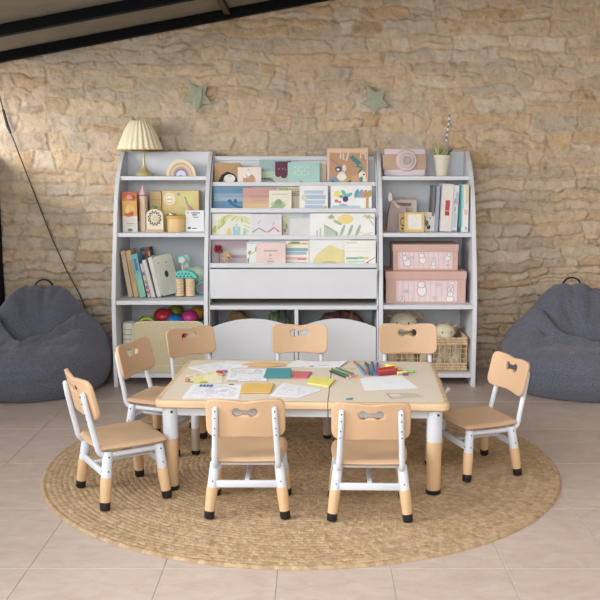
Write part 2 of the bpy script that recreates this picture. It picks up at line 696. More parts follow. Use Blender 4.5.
# ============================================================ RUG
def rug():
    cx, cy, RR = -0.057, 4.095, 1.188
    W = 0.0235
    nr = int(RR / W * 6)
    rr = np.linspace(0.004, RR, nr)
    na = 1500
    th = np.linspace(0, 2 * PI, na, endpoint=False)
    Rg, T = np.meshgrid(rr, th, indexing='ij')
    q = (RR - Rg) / W + 0.35 * fbm(np.cos(T) * 5 + 20, np.sin(T) * 5 + Rg * 4, 3) * smoothstep(0, .1, RR - Rg)
    ring = np.floor(q)
    fq = q - ring
    prof = np.sqrt(np.clip(1 - (2 * fq - 1) ** 2, 0, 1))
    rs = np.random.RandomState(4)
    ph = rs.rand(200)[np.clip(ring.astype(int), 0, 199)]
    rc = np.maximum(RR - (ring + .5) * W, W)
    cnt = np.round(2 * PI * rc / (0.030 + 0.008 * ph))
    s = T * cnt / (2 * PI) + ph * 7 + 1.1 * fbm(Rg * np.cos(T) * 9 + 60, Rg * np.sin(T) * 9 + 60, 2)
    # two interleaved strands of a plait: chevron phase
    a = np.abs(((s + np.abs(fq - .5) * 0.9) % 1) - .5) * 2
    b = np.abs(((s + .5 + np.abs(fq - .5) * 0.9) % 1) - .5) * 2
    strand = np.maximum(a, b)
    nz = fbm(Rg * np.cos(T) * 60 + 200, Rg * np.sin(T) * 60 + 200, 3)
    z = 0.005 + 0.0062 * (0.45 + .55 * prof) * (0.5 + 0.5 * strand) + 0.0032 * nz + 0.0010 * fbm(Rg * np.cos(T) * 18, Rg * np.sin(T) * 18, 3)
    z[-1, :] = 0.0008
    z[-2, :] = np.minimum(z[-2, :], 0.006)
    P = np.stack([cx + Rg * np.cos(T), cy + Rg * np.sin(T) * 0.962, z], -1)
    base = np.array(lin((188, 160, 126))[:3])
    dark = np.array(lin((150, 120, 90))[:3])
    lite = np.array(lin((208, 184, 152))[:3])
    cell = (np.floor(s * 2).astype(int) * 7919 + ring.astype(int) * 104729) % 4096
    rc_ = rs.rand(4096)[cell]
    t = np.clip(0.50 + 0.45 * (rc_ - .5) + 0.25 * fbm(Rg * np.cos(T) * 90 + 90, Rg * np.sin(T) * 90 + 90, 2) + .5 * (strand - .75), 0, 1)[..., None]
    rt = (rs.rand(200)[np.clip(ring.astype(int), 0, 199)])[..., None]
    tint = np.where(t < .5, dark + (base - dark) * t * 2, base + (lite - base) * (t - .5) * 2) * (0.93 + .12 * rt)
    m = attr_mat('jute_plait', 0.95, 0.6, 320, 0.14, 260, 2)
    o = grid_obj('round_rug', P, tint, m, wrap=True)
    tag(o, 'large round braided jute rug lying under the children\'s table', 'rug')


rug()
RZ = 0.0130


# ============================================================ BEAN BAGS
def beanbag(cx, cy, rad, mirror, seed, label):
    fab = mat('slate_woven_fabric', (92, 95, 109), 0.95, 0.26, 150, 0.5, 420, sheen=0.2)
    seam = mat('black_strap', (24, 24, 28), 0.6)
    t = thing('bean_bag', label, 'bean bag', (cx, cy, 0), 0, 'dark grey bean bags')
    ns, na = 150, 240
    rnd = seed * 13.7
    s = np.linspace(0, 1, ns)
    A = np.linspace(0, 2 * PI, na, endpoint=False)
    S, T = np.meshgrid(s, A, indexing='ij')
    # radius and side profile
    lo = S < 0.42
    q = np.clip(S / 0.42, 0, 1)
    ang = -PI / 2 + q * PI / 2
    rho_lo = 0.72 + 0.28 * np.cos(ang) ** 0.9
    rho_lo = np.where(q < .25, q / .25 * 0.80, 0.80 + 0.20 * np.sin((q - .25) / .75 * PI / 2))
    z_lo = np.where(q < .25, 0, 0.19 * (1 - np.cos((q - .25) / .75 * PI / 2)))
    p = np.clip((S - 0.42) / 0.58, 0, 1)
    rho_hi = np.cos(p * PI / 2) ** 0.62
    rho = np.where(lo, rho_lo, rho_hi)
    sgn = -1 if mirror else 1
    u = rho * np.cos(T)
    v = rho * np.sin(T)
    us = u * sgn
    ridge = 1 - 0.95 * smoothstep(.26, 1.08, np.abs(u))
    tri = (0.13 + (v + .24) * 0.98) - np.abs(u)
    wb = smoothstep(-.05, .05, tri)
    Hring = 0.322 + 0.235 * smoothstep(-.45, .60, v) * (1 - .9 * smoothstep(.55, 1.1, np.abs(u))) + .028 * smoothstep(-.2, .3, v) * smoothstep(.3, .6, np.abs(u))
    Hback = 0.205 + 0.425 * smoothstep(-.42, .50, v) * (0.25 + .75 * ridge)
    H = Hring * (1 - wb) + Hback * wb
    H = H - 0.048 * np.exp(-(tri / .04) ** 2) * smoothstep(.75, .1, v) + .018 * np.exp(-((tri + .12) / .09) ** 2) * smoothstep(.5, -.1, v)
    # folds running from the arms into the seat corner
    def seg(ax, ay, bx, by, w, dpt):
        dx, dy = bx - ax, by - ay
        k = np.clip(((us - ax) * dx + (v - ay) * dy) / (dx * dx + dy * dy), 0, 1)
        dist = np.hypot(us - ax - k * dx, v - ay - k * dy)
        return dpt * np.exp(-(dist / w) ** 2)
    H = H - seg(.05, .50, .12, .10, .05, .016) - seg(-.22, .46, -.10, .1, .05, .014) - seg(.30, .44, .18, .1, .05, .012) - seg(.85, .1, .45, -.15, .04, .018) - seg(-.85, .0, -.5, -.2, .04, .018)
    H = H + 0.035 * fbm(u * 2.3 + 31 + rnd, v * 2.3 + 30 + rnd, 3) * smoothstep(-.6, .2, v)
    H = H + 0.020 * fbm(u * 5 + 31 + rnd, v * 5 + 30, 3) - .030 * np.abs(fbm(u * 3 + v * 4 + 70 + rnd, v * 2.2 - u * 2 + 50, 3))
    zeq = 0.19
    z_hi = zeq + (H - zeq) * np.clip(1 - rho ** 5, 0, 1) ** 0.55
    z = np.where(lo, z_lo, z_hi)
    # side wrinkles
    wr = 0.026 * fbm(T * 2.2 + 40 + rnd, z * 14 + 20, 3) - 0.016 * np.abs(fbm(T * 3.1 + 80 + rnd, z * 17 + 50, 3)) + 0.009 * fbm(T * 9 + 10, z * 22 + rnd, 2)
    seamless = 0.5 - 0.5 * np.cos(np.clip(np.abs(((T + PI / 2) % (2 * PI)) - PI) / PI * -1 + 1, 0, 1) * 0 + PI)
    wgt = smoothstep(0.0, 0.35, np.minimum(T, 2 * PI - T))
    rs_ = rad * (1 + wr * wgt * smoothstep(.7, 1, rho) * (1 - smoothstep(.22, .34, z)))
    squash = 1 - 0.16 * smoothstep(.28, .62, z)
    P = np.stack([u * rs_ * squash, v * rs_ * (0.488 / rad), z], -1)
    o = grid_obj('fabric_body', P, None, fab, wrap=True, parent=t)
    # carrying strap
    hx, hy, hz = 0.0, rad * 0.62, 0.60
    iy = np.argmin((u * rad) ** 2 + (v * rad - hy) ** 2 + np.where(lo, 9, 0))
    hz = float(z.reshape(-1)[iy]) - .004
    m = MB()
    pts = []
    for i in range(13):
        a = PI * i / 12
        pts.append((hx - 0.048 * math.cos(a) * (1.0 + .25 * (1 - math.sin(a))), hy, hz + 0.055 * math.sin(a) ** .7))
    m.tube(pts, 0.017, seam, 12, flat=0.3)
    m.build('carry_strap', t)
    # piping seam around the front roll
    return t


beanbag(-1.775, 5.558, 0.495, False, 1, 'dark grey bean bag left of the bookcase, beside the hanging cord')
beanbag(1.70, 5.558, 0.525, True, 2, 'dark grey bean bag right of the bookcase, behind the side chair')


# ============================================================ CHAIRS
def backrest_mesh(parent):
    N = 72
    hw, hh, t = 0.152, 0.081, 0.017

    def inhole(a, b):
        return (math.hypot(a - .029, b) < .0195 or math.hypot(a + .029, b) < .0195 or (abs(a) < .03 and -.0115 < b < .0095))

    def inrect(a, b):
        r = .034
        # hole centre sits above the middle of the plate
        b = b + 0.032
        b = b + 0.006 * math.exp(-(a / .035) ** 2) * (1 if b > 0 else 0)
        if b < 0:
            b = b - 0.007 * math.exp(-(a / .07) ** 2) * 1
        dx = abs(a) - (hw - r)
        dy = abs(b) - (hh - r)
        return math.hypot(max(dx, 0), max(dy, 0)) + min(max(dx, dy), 0) < r

    def march(fn, th, mx):
        lo, hi = 0.0, mx
        # star-shaped: find the last inside point
        k = 0.0
        best = 0.0005
        while k < mx:
            if fn(k * math.cos(th), k * math.sin(th) + 0.0):
                best = k
            elif k > .004:
                break
            k += 0.0004
        return best
    inner, outer = [], []
    angs = []
    for i in range(N):
        angs.append(2 * PI * i / N)
    for th in angs:
        r1 = march(inhole, th, .08)
        r2 = march(inrect, th, .3)
        inner.append((r1 * math.cos(th), r1 * math.sin(th)))
        outer.append((r2 * math.cos(th), r2 * math.sin(th)))
    # sharpen corners: resample outer more evenly by using squarish angles is not needed at this size
    rings = []
    e = 0.0045
    for f in (0, .12, .35, .65, .9, 1.0):
        rings.append([(a[0] + (b[0] - a[0]) * f, a[1] + (b[1] - a[1]) * f) for a, b in zip(inner, outer)])

    def shrink(p, k):
        l = math.hypot(*p)
        return (p[0] * (1 - k / l), p[1] * (1 - k / l))
    L = []
    # front face (y = +t/2) inner->outer, round the rim, back face outer->inner
    seq = [([shrink(p, -.002) for p in rings[0]], t / 2)] + [(rg, t / 2) for rg in rings[1:-1]]
    seq += [([shrink(p, e) for p in rings[-1]], t / 2), ([shrink(p, e * .3) for p in rings[-1]], t / 2 - e * .3), (rings[-1], t / 2 - e),
            (rings[-1], -t / 2 + e), ([shrink(p, e * .3) for p in rings[-1]], -t / 2 + e * .3), ([shrink(p, e) for p in rings[-1]], -t / 2)]
    seq += [(rg, -t / 2) for rg in rings[1:-1][::-1]] + [([shrink(p, -.002) for p in rings[0]], -t / 2)]
    seq += [(rings[0], -t / 2 + .002), (rings[0], t / 2 - .002)]
    vs, fs = [], []
    lean = R(13)
    zc, yc = 0.442, -0.169
    for rg, y in seq:
        for a, b in rg:
            yy = y + 0.85 * a * a - 0.004
            vs.append((a, yc + yy * math.cos(lean) - b * math.sin(lean), zc + b * math.cos(lean) + yy * math.sin(lean)))
    M = len(seq)
    for k in range(M):
        k2 = (k + 1) % M
        for i in range(N):
            j = (i + 1) % N
            fs.append((k * N + i, k2 * N + i, k2 * N + j, k * N + j))
    return obj_from('backrest', vs, fs, TAN, parent=parent, angle=50)


def make_chair():
    t = thing('childrens_chair', '', 'chair', group="small chairs around the children's table")
    backrest_mesh(t)
    s = MB()
    # seat: gently dished moulded board
    nx, ny = 26, 26
    def sp(i, j, top):
        a = -1 + 2 * i / nx
        b = -1 + 2 * j / ny
        # squircle mapping for rounded corners
        k = 0.36
        x = a * math.sqrt(1 - k * b * b / 2 * abs(a) ** 3)
        y = b * math.sqrt(1 - k * a * a / 2 * abs(b) ** 3)
        edge = max(abs(a), abs(b))
        rnd = (1 - edge ** 14)
        w = 0.152 + 0.008 * y
        z = 0.236 + (0.013 * rnd ** .5 if top else -0.012 * rnd ** .5) if edge < 1 else 0.236
        if top:
            z -= 0.004 * math.exp(-((x / .6) ** 2 + ((y + .1) / .6) ** 2))
        return (x * w, y * 0.148 + 0.004, z)
    vs, fs = [], []
    for top in (True, False):
        o = len(vs)
        for i in range(nx + 1):
            for j in range(ny + 1):
                vs.append(sp(i, j, top))
        for i in range(nx):
            for j in range(ny):
                q = (o + i * (ny + 1) + j, o + (i + 1) * (ny + 1) + j, o + (i + 1) * (ny + 1) + j + 1, o + i * (ny + 1) + j + 1)
                fs.append(q if top else q[::-1])
    s.add(vs, fs, TAN)
    s.build('seat', t, angle=60)
    for sx in (-1, 1):
        p = MB()
        x = 0.122 * sx
        path = [(x * .92, -.1855, .462), (x * .922, -.184, .456), (x * .93, -.178, .42), (x * .962, -.160, .335), (x * .99, -.143, .262)]
        for i in range(1, 7):
            a = PI / 2 * i / 6
            path.append((x, -.140 + .034 * (1 - math.cos(a)), .250 - .042 * math.sin(a)))
        path += [(x, -.05, .206), (x, .115, .206)]
        rad = [.007, .0105] + [.0114] * (len(path) - 2)
        p.tube(path, rad, WHITE_METAL, 14)
        for (yy, zz) in ((-.184, .448), (-.178, .42), (-.169, .378), (-.163, .350)):
            p.ball((x * (.92 + .08 * (.46 - zz) / .2), yy - .0115, zz), .003, .003, .003, BOLT, 8)
        p.build('back_post', t)
    for sx in (-1, 1):
        for sy in (-1, 1):
            top = Vector((.124 * sx, (.108 if sy > 0 else -.100), .222))
            bot = Vector((.150 * sx, (.130 if sy > 0 else -.128), 0.0))
            at = lambda z: bot + (top - bot) * (z / .222)
            l = MB()
            l.tube([at(.12), at(.215), at(.2215)], [.0205, .0195, .016], WHITE_METAL, 18)
            for z in (.204, .15):
                c = at(z)
                l.ball((c.x, c.y + sy * .0185, c.z), .004, .003, .004, BOLT, 8)
                l.ball((c.x + sx * .0185, c.y, c.z), .003, .004, .004, BOLT, 8)
            lo = l.build('leg', t)
            w = MB()
            w.tube([at(.027), at(.07), at(.118), at(.124)], [.0195, .0215, .0228, .0215], LEGWOOD, 18)
            w.build('leg_sleeve', lo)
            f = MB()
            f.tube([Vector((at(0).x, at(0).y, 0)), Vector((at(.004).x, at(.004).y, .004)), at(.03)], [.018, .020, .0203], BLACK, 18)
            f.build('foot_cap', lo)
    for yy, z, r in ((-.118, .137, .0095), (.121, .146, .0095)):
        b = MB()
        b.rbox(-.128, .128, yy - .007, yy + .007, z - .0145, z + .0145, .004, WHITE_METAL, axis='x')
        b.build('stretcher', t)
    b = MB()
    b.rbox(-.010, .010, -.112, .115, .141, .153, .004, WHITE_METAL, axis='y')
    b.build('centre_bar', t)
    for yy in (-.085, .09):
        b = MB()
        b.rbox(-.118, .118, yy - .008, yy + .008, .204, .2235, .003, WHITE_METAL, axis='x')
        b.build('seat_rail', t)
    return t


def chairs():
    proto = make_chair()
    spots = [
        (-0.264, 3.515, 0.0, 1.01, "small tan chair pulled up to the table's front side, left of the other front chair"),
        (0.222, 3.485, -1.5, 1.0, "small tan chair at the table's front side, right of the other front chair"),
        (-0.815, 3.674, -58, 1.05, 'small tan chair at the left end of the table, nearest the camera, seen from behind'),
        (-0.740, 4.335, -108, 1.04, 'small tan chair left of the table, between the nearest left chair and the bookcase'),
        (-0.598, 4.800, -144, .98, 'small tan chair behind the rear left table corner, before the linen toy box'),
        (-0.080, 4.76, 180, 1.02, 'small tan chair behind the middle of the table, before the arched white bins'),
        (0.514, 4.69, 180, 1.05, 'small tan chair behind the rear right of the table, before the wicker basket'),
        (0.748, 3.990, 109, 1.0, 'small tan chair at the right end of the table, near the right bean bag'),
    ]
    for i, (x, y, a, sc, lab) in enumerate(spots):
        o = proto if i == 0 else copy_tree(proto)
        o.location = (x, y, RZ)
        o.rotation_euler = (0, 0, R(a))
        o.scale = (sc, sc, sc)
        o['label'] = lab
        if i in (2, 7):         # backrests set one notch higher
            for ch in bpy.data.objects:
                if ch.parent == o and ch.name.startswith('backrest'):
                    ch.location = (0, -.004, .018)


chairs()


# ============================================================ TABLE
TZ = 0.4135          # world height of the table surface
TC = Vector((-0.036, 4.050, 0))
TA = R(-2.6)


def table():
    t = thing('childrens_table', "low rectangular children's table with sand top, beech edge and white apron", 'table', (TC.x, TC.y, RZ), TA)
    H = TZ - RZ
    hw, hd, seam = 0.620, 0.408, 0.112

    def leaf(a, b, la, lb):
        m = MB()
        r = .035
        n = 6
        def outline(x0, x1, y0, y1, rr):
            pts = []
            for cx, cy, s, rad in ((x1 - rr, y1 - rr, 0, rr if lb else 0), (x0 + rr, y1 - rr, 1, rr if la else 0), (x0 + rr, y0 + rr, 2, rr if la else 0), (x1 - rr, y0 + rr, 3, rr if lb else 0)):
                for i in range(n + 1):
                    an = (s + i / n) * PI / 2
                    if rad:
                        pts.append((cx + rr * math.cos(an), cy + rr * math.sin(an)))
                    else:
                        X = x1 if s in (0, 3) else x0
                        if s == 0: pts.append((X, y1 - rr * (1 - i / n)))
                        if s == 1: pts.append((X, y1 - rr * (i / n)))
                        if s == 2: pts.append((X, y0 + rr * (1 - i / n)))
                        if s == 3: pts.append((X, y0 + rr * (i / n)))
            return pts
        N = 4 * (n + 1)
        rings = []
        for ins, z in ((.006, H - .034), (0, H - .028), (0, H - .008), (.002, H - .003), (.006, H)):
            rings.append([(p[0], p[1], z) for p in outline(a + (ins if la else .0004), b - (ins if lb else .0004), -hd + ins, hd - ins, r)])
        rings.append([(p[0], p[1], H) for p in outline(a + (.022 if la else .0005), b - (.022 if lb else .0005), -hd + .022, hd - .022, r * .8)])
        vs = [p for rg in rings for p in rg]
        fs = []
        for k in range(len(rings) - 1):
            for i in range(N):
                j = (i + 1) % N
                fs.append((k * N + i, k * N + j, (k + 1) * N + j, (k + 1) * N + i))
        fs.append(tuple(reversed(range(N))))
        m.add(vs, fs, EDGEWOOD)
        e = m.build('tabletop_edge', None, angle=35)
        top = MB()
        rg = [(p[0], p[1]) for p in outline(a + (.0225 if la else .0005), b - (.0225 if lb else .0005), -hd + .0225, hd - .0225, r * .8)]
        top.add([(p[0], p[1], H - .010) for p in rg] + [(p[0], p[1], H + .0004) for p in rg],
                [tuple(range(N, 2 * N)), tuple(reversed(range(N)))] + [(i, (i + 1) % N, N + (i + 1) % N, N + i) for i in range(N)], LAMINATE)
        to = top.build('tabletop', t)
        e.parent = to
        return to
    leaf(-hw, seam - .0012, True, False)
    leaf(seam + .0012, hw, False, True)
    for nm, args in (('front', (-.535, seam - .002, -.368, -.348)), ('front', (seam + .002, .535, -.368, -.348)),
                     ('back', (-.535, seam - .002, .348, .368)), ('back', (seam + .002, .535, .348, .368)),
                     ('l', (-.572, -.552, -.34, .36)), ('r', (.552, .572, -.34, .36))):
        m = MB()
        m.box(*args, H - .074, H - .0345, WHITE_METAL)
        m.build('apron', t, bevel=.002)
    for sx in (-1, 1):
        x, y = .560 * sx, -.362
        l = MB()
        l.tube([(x, y, .228), (x, y, H - .0345)], .0325, WHITE_METAL, 28)
        l.ball((x + .012, y - .0305, H - .052), .006, .003, .006, BOLT, 10)
        lo = l.build('leg', t)
        w = MB()
        w.tube([(x, y, .018), (x, y, .06), (x, y, .222), (x, y, .228)], [.0298, .0305, .0318, .0305], LEGWOOD, 28)
        w.build('leg_sleeve', lo)
        c = MB()
        c.tube([(x, y, 0), (x, y, .003), (x, y, .018)], [.0295, .0315, .0315], BLACK, 28)
        c.build('foot_cap', lo)
    inv = Matrix.Rotation(-TA, 3, 'Z')
    for wx, wy in ((-.571, 4.19), (.537, 4.035), (.067, 4.44)):
        p = inv @ (Vector((wx, wy, 0)) - TC)
        l = MB()
        l.tube([(p.x, p.y, .125), (p.x + .004, p.y, H - .0345)], .0205, WHITE_METAL, 20)
        l.tube([(p.x + .004, p.y, .27), (p.x + .085, p.y, H - .036)], .009, WHITE_METAL, 10)
        lo = l.build('leg', t)
        w = MB()
        w.tube([(p.x, p.y, .018), (p.x, p.y, .128)], [.0198, .0212], TAUPE, 20)
        w.build('leg_sleeve', lo)['label'] = 'taupe lower half of a slim leg'
        c = MB()
        c.tube([(p.x, p.y, 0), (p.x, p.y, .003), (p.x, p.y, .018)], [.0195, .0212, .0212], BLACK, 20)
        c.build('foot_cap', lo)


table()


# ============================================================ BOOKCASES
PROF = [(5.540, 0.0), (5.540, 0.40), (5.552, 0.56), (5.576, 0.68), (5.607, 0.80), (5.645, 0.93), (5.680, 1.06), (5.718, 1.18), (5.765, 1.27), (5.822, 1.345),
        (5.888, 1.410), (5.950, 1.455), (5.975, 1.474), (6.050, 1.478), (6.050, 0.0)]


def prof_y(z):
    for (a, b), (c, d) in zip(PROF, PROF[1:]):
        if b <= z <= d:
            return a + (c - a) * (z - b) / (d - b)
    return 6.0


def side(parent, x0, x1, name='side_panel', dy=0.0):
    m = MB()
    P = [(y + (dy if i < 13 else 0), z) for i, (y, z) in enumerate(PROF)]
    m.prism(P, x0, x1, PANEL, mk=lambda a, b, d: (d, a, b))
    m.build(name, parent, bevel=.003, smooth=False)


def shelf(parent, x0, x1, zt, th=.026, name='shelf', yb=6.036, inset=.004):
    m = MB()
    y = prof_y(zt) + inset
    m.box(x0 + .0005, x1 - .0005, y, yb, zt - th, zt, PANEL)
    m.build(name, parent, bevel=.003, smooth=False)


def bookcase(x0, x1, tops, label):
    t = thing('bookcase', label, 'bookcase', ((x0 + x1) / 2, 5.8, 0))
    ox = (x0 + x1) / 2
    kids = []
    before = set(bpy.data.objects)
    side(t, x0, x0 + .026)
    side(t, x1 - .026, x1)
    for z in tops:
        shelf(t, x0 + .026, x1 - .026, z)
    m = MB()
    m.box(x0 + .0265, x1 - .0265, 6.037, 6.049, .05, 1.474, PANEL_IN)
    m.build('back_panel', t, smooth=False)
    for o in set(bpy.data.objects) - before:
        for v in o.data.vertices:
            v.co.x -= ox
            v.co.y -= 5.8
    return t


LT = [1.317, 0.965, 0.549, 0.085]
RT = [1.317, 0.965, 0.521, 0.085]
bookcase(-1.264, -0.662, LT, 'white open bookcase with curved sides on the left, with the lamp on top')
bookcase(0.406, 1.019, RT, 'white open bookcase with curved sides on the right, with the potted plant on top')

TIERS = [(5.800, 1.252, 1.280), (5.708, 1.089, 1.118), (5.650, 0.924, 0.952), (5.602, 0.750, 0.780)]


def display():
    t = thing('book_display_rack', 'white tiered book display rack standing between the two curved bookcases', 'book rack', (-.11, 5.8, 0))
    x0, x1 = -0.660, 0.404
    a, b = x0 + .0095, x1 - .0095
    before = set(bpy.data.objects)
    side(t, x0, x0 + .009, dy=.02)
    side(t, x1 - .009, x1, dy=.02)
    m = MB()
    m.box(a, b, 5.955, 5.973, 1.416, 1.444, PANEL)
    m.build('rail', t, bevel=.003, smooth=False)
    for i, (y, zb, zt) in enumerate(TIERS):
        m = MB()
        m.box(a, b, y, y + .016, zb, zt, PANEL)
        m.build('rail', t, bevel=.003, smooth=False)
        m = MB()
        m.box(a, b, y + .0165, y + .125, zb, zb + .012, PANEL)
        m.build('ledge', t, smooth=False)
        # leaning backing board behind the books
        yt, zn = (5.974, 1.44) if i == 0 else (TIERS[i - 1][0] + .034, TIERS[i - 1][1] - .001)
        y0 = y + .112
        m = MB()
        if yt < y0 - .05:
            y0 = yt + .035
        m.add([(a, y0, zb + .0125), (b, y0, zb + .0125), (b, yt, zn), (a, yt, zn), (a, y0 + .01, zb + .0125), (b, y0 + .01, zb + .0125), (b, yt + .01, zn), (a, yt + .01, zn)],
              [(0, 1, 2, 3), (7, 6, 5, 4), (0, 4, 5, 1), (1, 5, 6, 2), (2, 6, 7, 3), (3, 7, 4, 0)], PANEL)
        m.build('backing_board', t, smooth=False)
    m = MB()
    m.box(a + .002, b - .002, 5.566, 5.580, .561, .747, PANEL)
    m.build('front_panel', t, bevel=.002, smooth=False)
    m = MB()
    m.box(a, b, 5.5815, 6.03, .561, .575, mat('raw_board_underside', (186, 168, 130), .7))
    m.build('panel_floor', t, smooth=False)
    for zt in (.519, .085):
        m = MB()
        m.box(a, b, 5.552, 6.03, zt - .026, zt, PANEL)
        m.build('shelf', t, bevel=.003, smooth=False)
    m = MB()
    m.box(-.122, -.098, 5.556, 6.03, .0855, .4925, PANEL)
    m.build('divider', t, bevel=.003, smooth=False)
    m = MB()
    m.box(a, b, 6.032, 6.044, .05, 1.30, PANEL_IN)
    m.build('back_panel', t, smooth=False)
    for o in set(bpy.data.objects) - before:
        for v in o.data.vertices:
            v.co.x += .11
            v.co.y -= 5.8


display()


# ============================================================ BOOKS AND CARDS ON THE DISPLAY RACK
def lines(n, u0, u1, v0, v1, col, seed=0, fill=.35):
    rnd = random.Random(seed)
    out = []
    for i in range(n):
        v = v1 - (i + .5) * (v1 - v0) / n
        h = (v1 - v0) / n * fill / 2
        out.append((col, rect(u0, u1 - rnd.uniform(0, .25) * (u1 - u0), v - h, v + h)))
    return out


def picture_book(name, label, cat, x0, x1, z0, z1, yb, col, shapes, t=.012, lean=10, group='picture books on the display rack', rot=0, pages=True):
    """upright book or card leaning back; foot of the cover at (y=yb, z=z0)"""
    w, h = x1 - x0, z1 - z0
    h = h / math.cos(R(lean)) * 1.0
    m = MB()
    cc = C(*col)
    th = t
    if pages:
        m.box(0, w, 0, .0022, 0, h, cc)
        m.box(0, w, th - .0022, th, 0, h, cc)
        m.box(0, .003, 0.0022, th - .0022, 0, h, cc)
        m.box(.003, w - .003, .0022, th - .0022, .003, h - .003, C(236, 230, 218))
    else:
        m.box(0, w, 0, th, 0, h, cc)
    print_on(m, [(C(*c), p) for c, p in shapes], 0, w, 0, h, 0)
    o = m.build(name, smooth=False)
    o.location = (x0, yb, z0 + .0006)
    o.rotation_euler = (-R(lean), R(rot), 0)
    tag(o, label, cat, group)
    return o


def leafy(u, v, l, a, col, w=.16):
    return (col, ell(u + math.cos(a) * l / 2, v + math.sin(a) * l / 2, l / 2, l * w, a))


def display_books():
    L = []
    z = [t[1] + .0125 for t in TIERS]
    Y = [t[0] for t in TIERS]
    o1, o2, o3 = .018, .036, .054      # front, middle and back depths behind the rail
    B = picture_book
    # ---- top tier
    B('picture_book', 'ochre book with a black and white penguin-like bird, left end of the top tier', 'book', -.642, -.475, z[0], 1.400, Y[0] + o3, (190, 146, 96), [
        ((34, 34, 38), stroke([(.22, .10), (.34, .40), (.50, .52), (.70, .42), (.88, .10)], .16)),
        ((232, 228, 222), ell(.58, .26, .22, .20)), ((206, 204, 202), ell(.58, .38, .10, .05)), ((34, 34, 38), ell(.44, .47, .04, .03)), ((34, 34, 38), ell(.70, .46, .04, .03))])
    B('picture_book', 'pale pink book with a round brown ball with two highlights, top tier', 'book', -.490, -.338, z[0], 1.372, Y[0] + o1, (234, 219, 210), [
        ((214, 196, 186), ell(.50, .27, .28, .34)), ((202, 150, 112), ell(.48, .28, .25, .33)), ((226, 188, 160), ell(.40, .46, .10, .10)), ((240, 236, 240), ell(.47, .58, .08, .10)),
        ((248, 246, 246), ell(.31, .45, .045, .07)), ((120, 104, 96), rect(.44, .47, .84, .89)), ((205, 168, 140), rect(.2, .38, .10, .14)), ((205, 168, 140), rect(.62, .76, .10, .14))])
    B('picture_book', 'grey-green book with a large burgundy blot, middle of the top tier', 'book', -.352, -.150, z[0], 1.420, Y[0] + o3, (150, 182, 186), [
        ((178, 200, 182), rect(0, 1, 0, .52)), ((120, 140, 118), ell(.25, .22, .20, .05)), ((70, 74, 62), stroke([(.12, .24), (.3, .2), (.46, .14)], .03)),
        ((110, 118, 96), stroke([(.1, .12), (.3, .14), (.5, .1)], .03)), ((106, 46, 72), rect(.50, .90, .36, .93)), ((106, 46, 72), ell(.60, .38, .09, .09)), ((106, 46, 72), ell(.78, .34, .10, .10)),
        ((106, 46, 72), ell(.97, .90, .14, .05)), ((196, 160, 172), ell(.62, .62, .015, .03)), ((196, 160, 172), ell(.74, .62, .015, .03)), ((196, 160, 172), ell(.84, .60, .015, .03))])
    B('picture_book', 'mint green book with faint white dots, middle of the top tier', 'book', -.168, .040, z[0], 1.404, Y[0] + o1, (160, 210, 202), [
        ((182, 222, 214), ell(.22 + .1 * (i % 5), .78 - .16 * (i // 5) - .05 * (i % 2), .035, .045)) for i in range(15)] + [
        ((60, 84, 84), ell(.42, .10, .025, .05)), ((60, 84, 84), ell(.50, .08, .03, .03)), ((60, 84, 84), ell(.93, .08, .04, .04)), ((128, 184, 180), rect(.97, 1, 0, 1))])
    B('picture_book', 'cream card slipped behind the mint green book on the top tier', 'book', .028, .080, z[0], 1.404, Y[0] + .062, (228, 206, 184), [])
    # large tan board with painted animals
    B('painted_board', 'tall tan picture board with painted animals and a teal plank, right end of top tier', 'picture', .084, .347, z[0], 1.492, Y[0] + o2, (232, 190, 150), [
        ((196, 146, 106), rect(.06, .97, 0, .88)), ((222, 206, 200), ell(.33, .80, .02, .10)), ((222, 206, 200), stroke([(.40, .86), (.40, .70), (.48, .66), (.52, .88)], .035)),
        ((222, 206, 200), stroke([(.82, .72), (.82, .86), (.93, .86), (.95, .70)], .035)), ((150, 122, 108), stroke([(.08, .72), (.30, .52), (.42, .40)], .02)),
        ((232, 212, 196), ell(.36, .22, .10, .14)), ((232, 212, 196), ell(.42, .45, .05, .10)), ((238, 232, 226), ell(.36, .20, .12, .09)), ((64, 84, 140), ell(.28, .42, .08, .08)), ((226, 228, 236), ell(.27, .41, .035, .035)),
        ((64, 138, 140), [(.55, .74), (.62, .82), (.84, .60), (.76, .50)]), ((128, 164, 140), [(.78, .52), (.86, .60), (.92, .40), (.76, .34)]), ((74, 92, 84), stroke([(.72, .50), (.86, .46), (.76, .30)], .03)),
        ((116, 152, 190), ell(.15, .09, .12, .10)), ((28, 34, 50), ell(.14, .07, .03, .035)), ((196, 180, 60), [(.28, .05), (.60, .20), (.56, .10), (.40, .02)]), ((54, 62, 56), [(.42, .03), (.58, .12), (.58, .02)]),
        ((214, 160, 124), rect(.60, .80, .02, .24)), ((238, 226, 196), ell(.86, .26, .09, .10)), ((70, 150, 158), ell(.84, .12, .05, .09)), ((238, 226, 196), ell(.92, .12, .05, .10)), ((96, 100, 120), ell(.90, .27, .03, .025))], t=.016, lean=8, pages=False)
    # ---- second tier
    B('picture_book', 'blue book with a dark blue sea creature tail, left end of the second tier', 'book', -.645, -.404, z[1], 1.250, Y[1] + .050, (94, 146, 186), [
        ((128, 168, 200), rect(0.04, 1, .38, .72)), ((150, 180, 204), rect(.04, 1, .40, .55)), ((44, 108, 166), stroke([(.42, .45), (.52, .25), (.70, .12), (.98, .06)], .10)), ((44, 108, 166), ell(.60, .38, .05, .10)), ((60, 124, 170), rect(0, .04, 0, 1))])
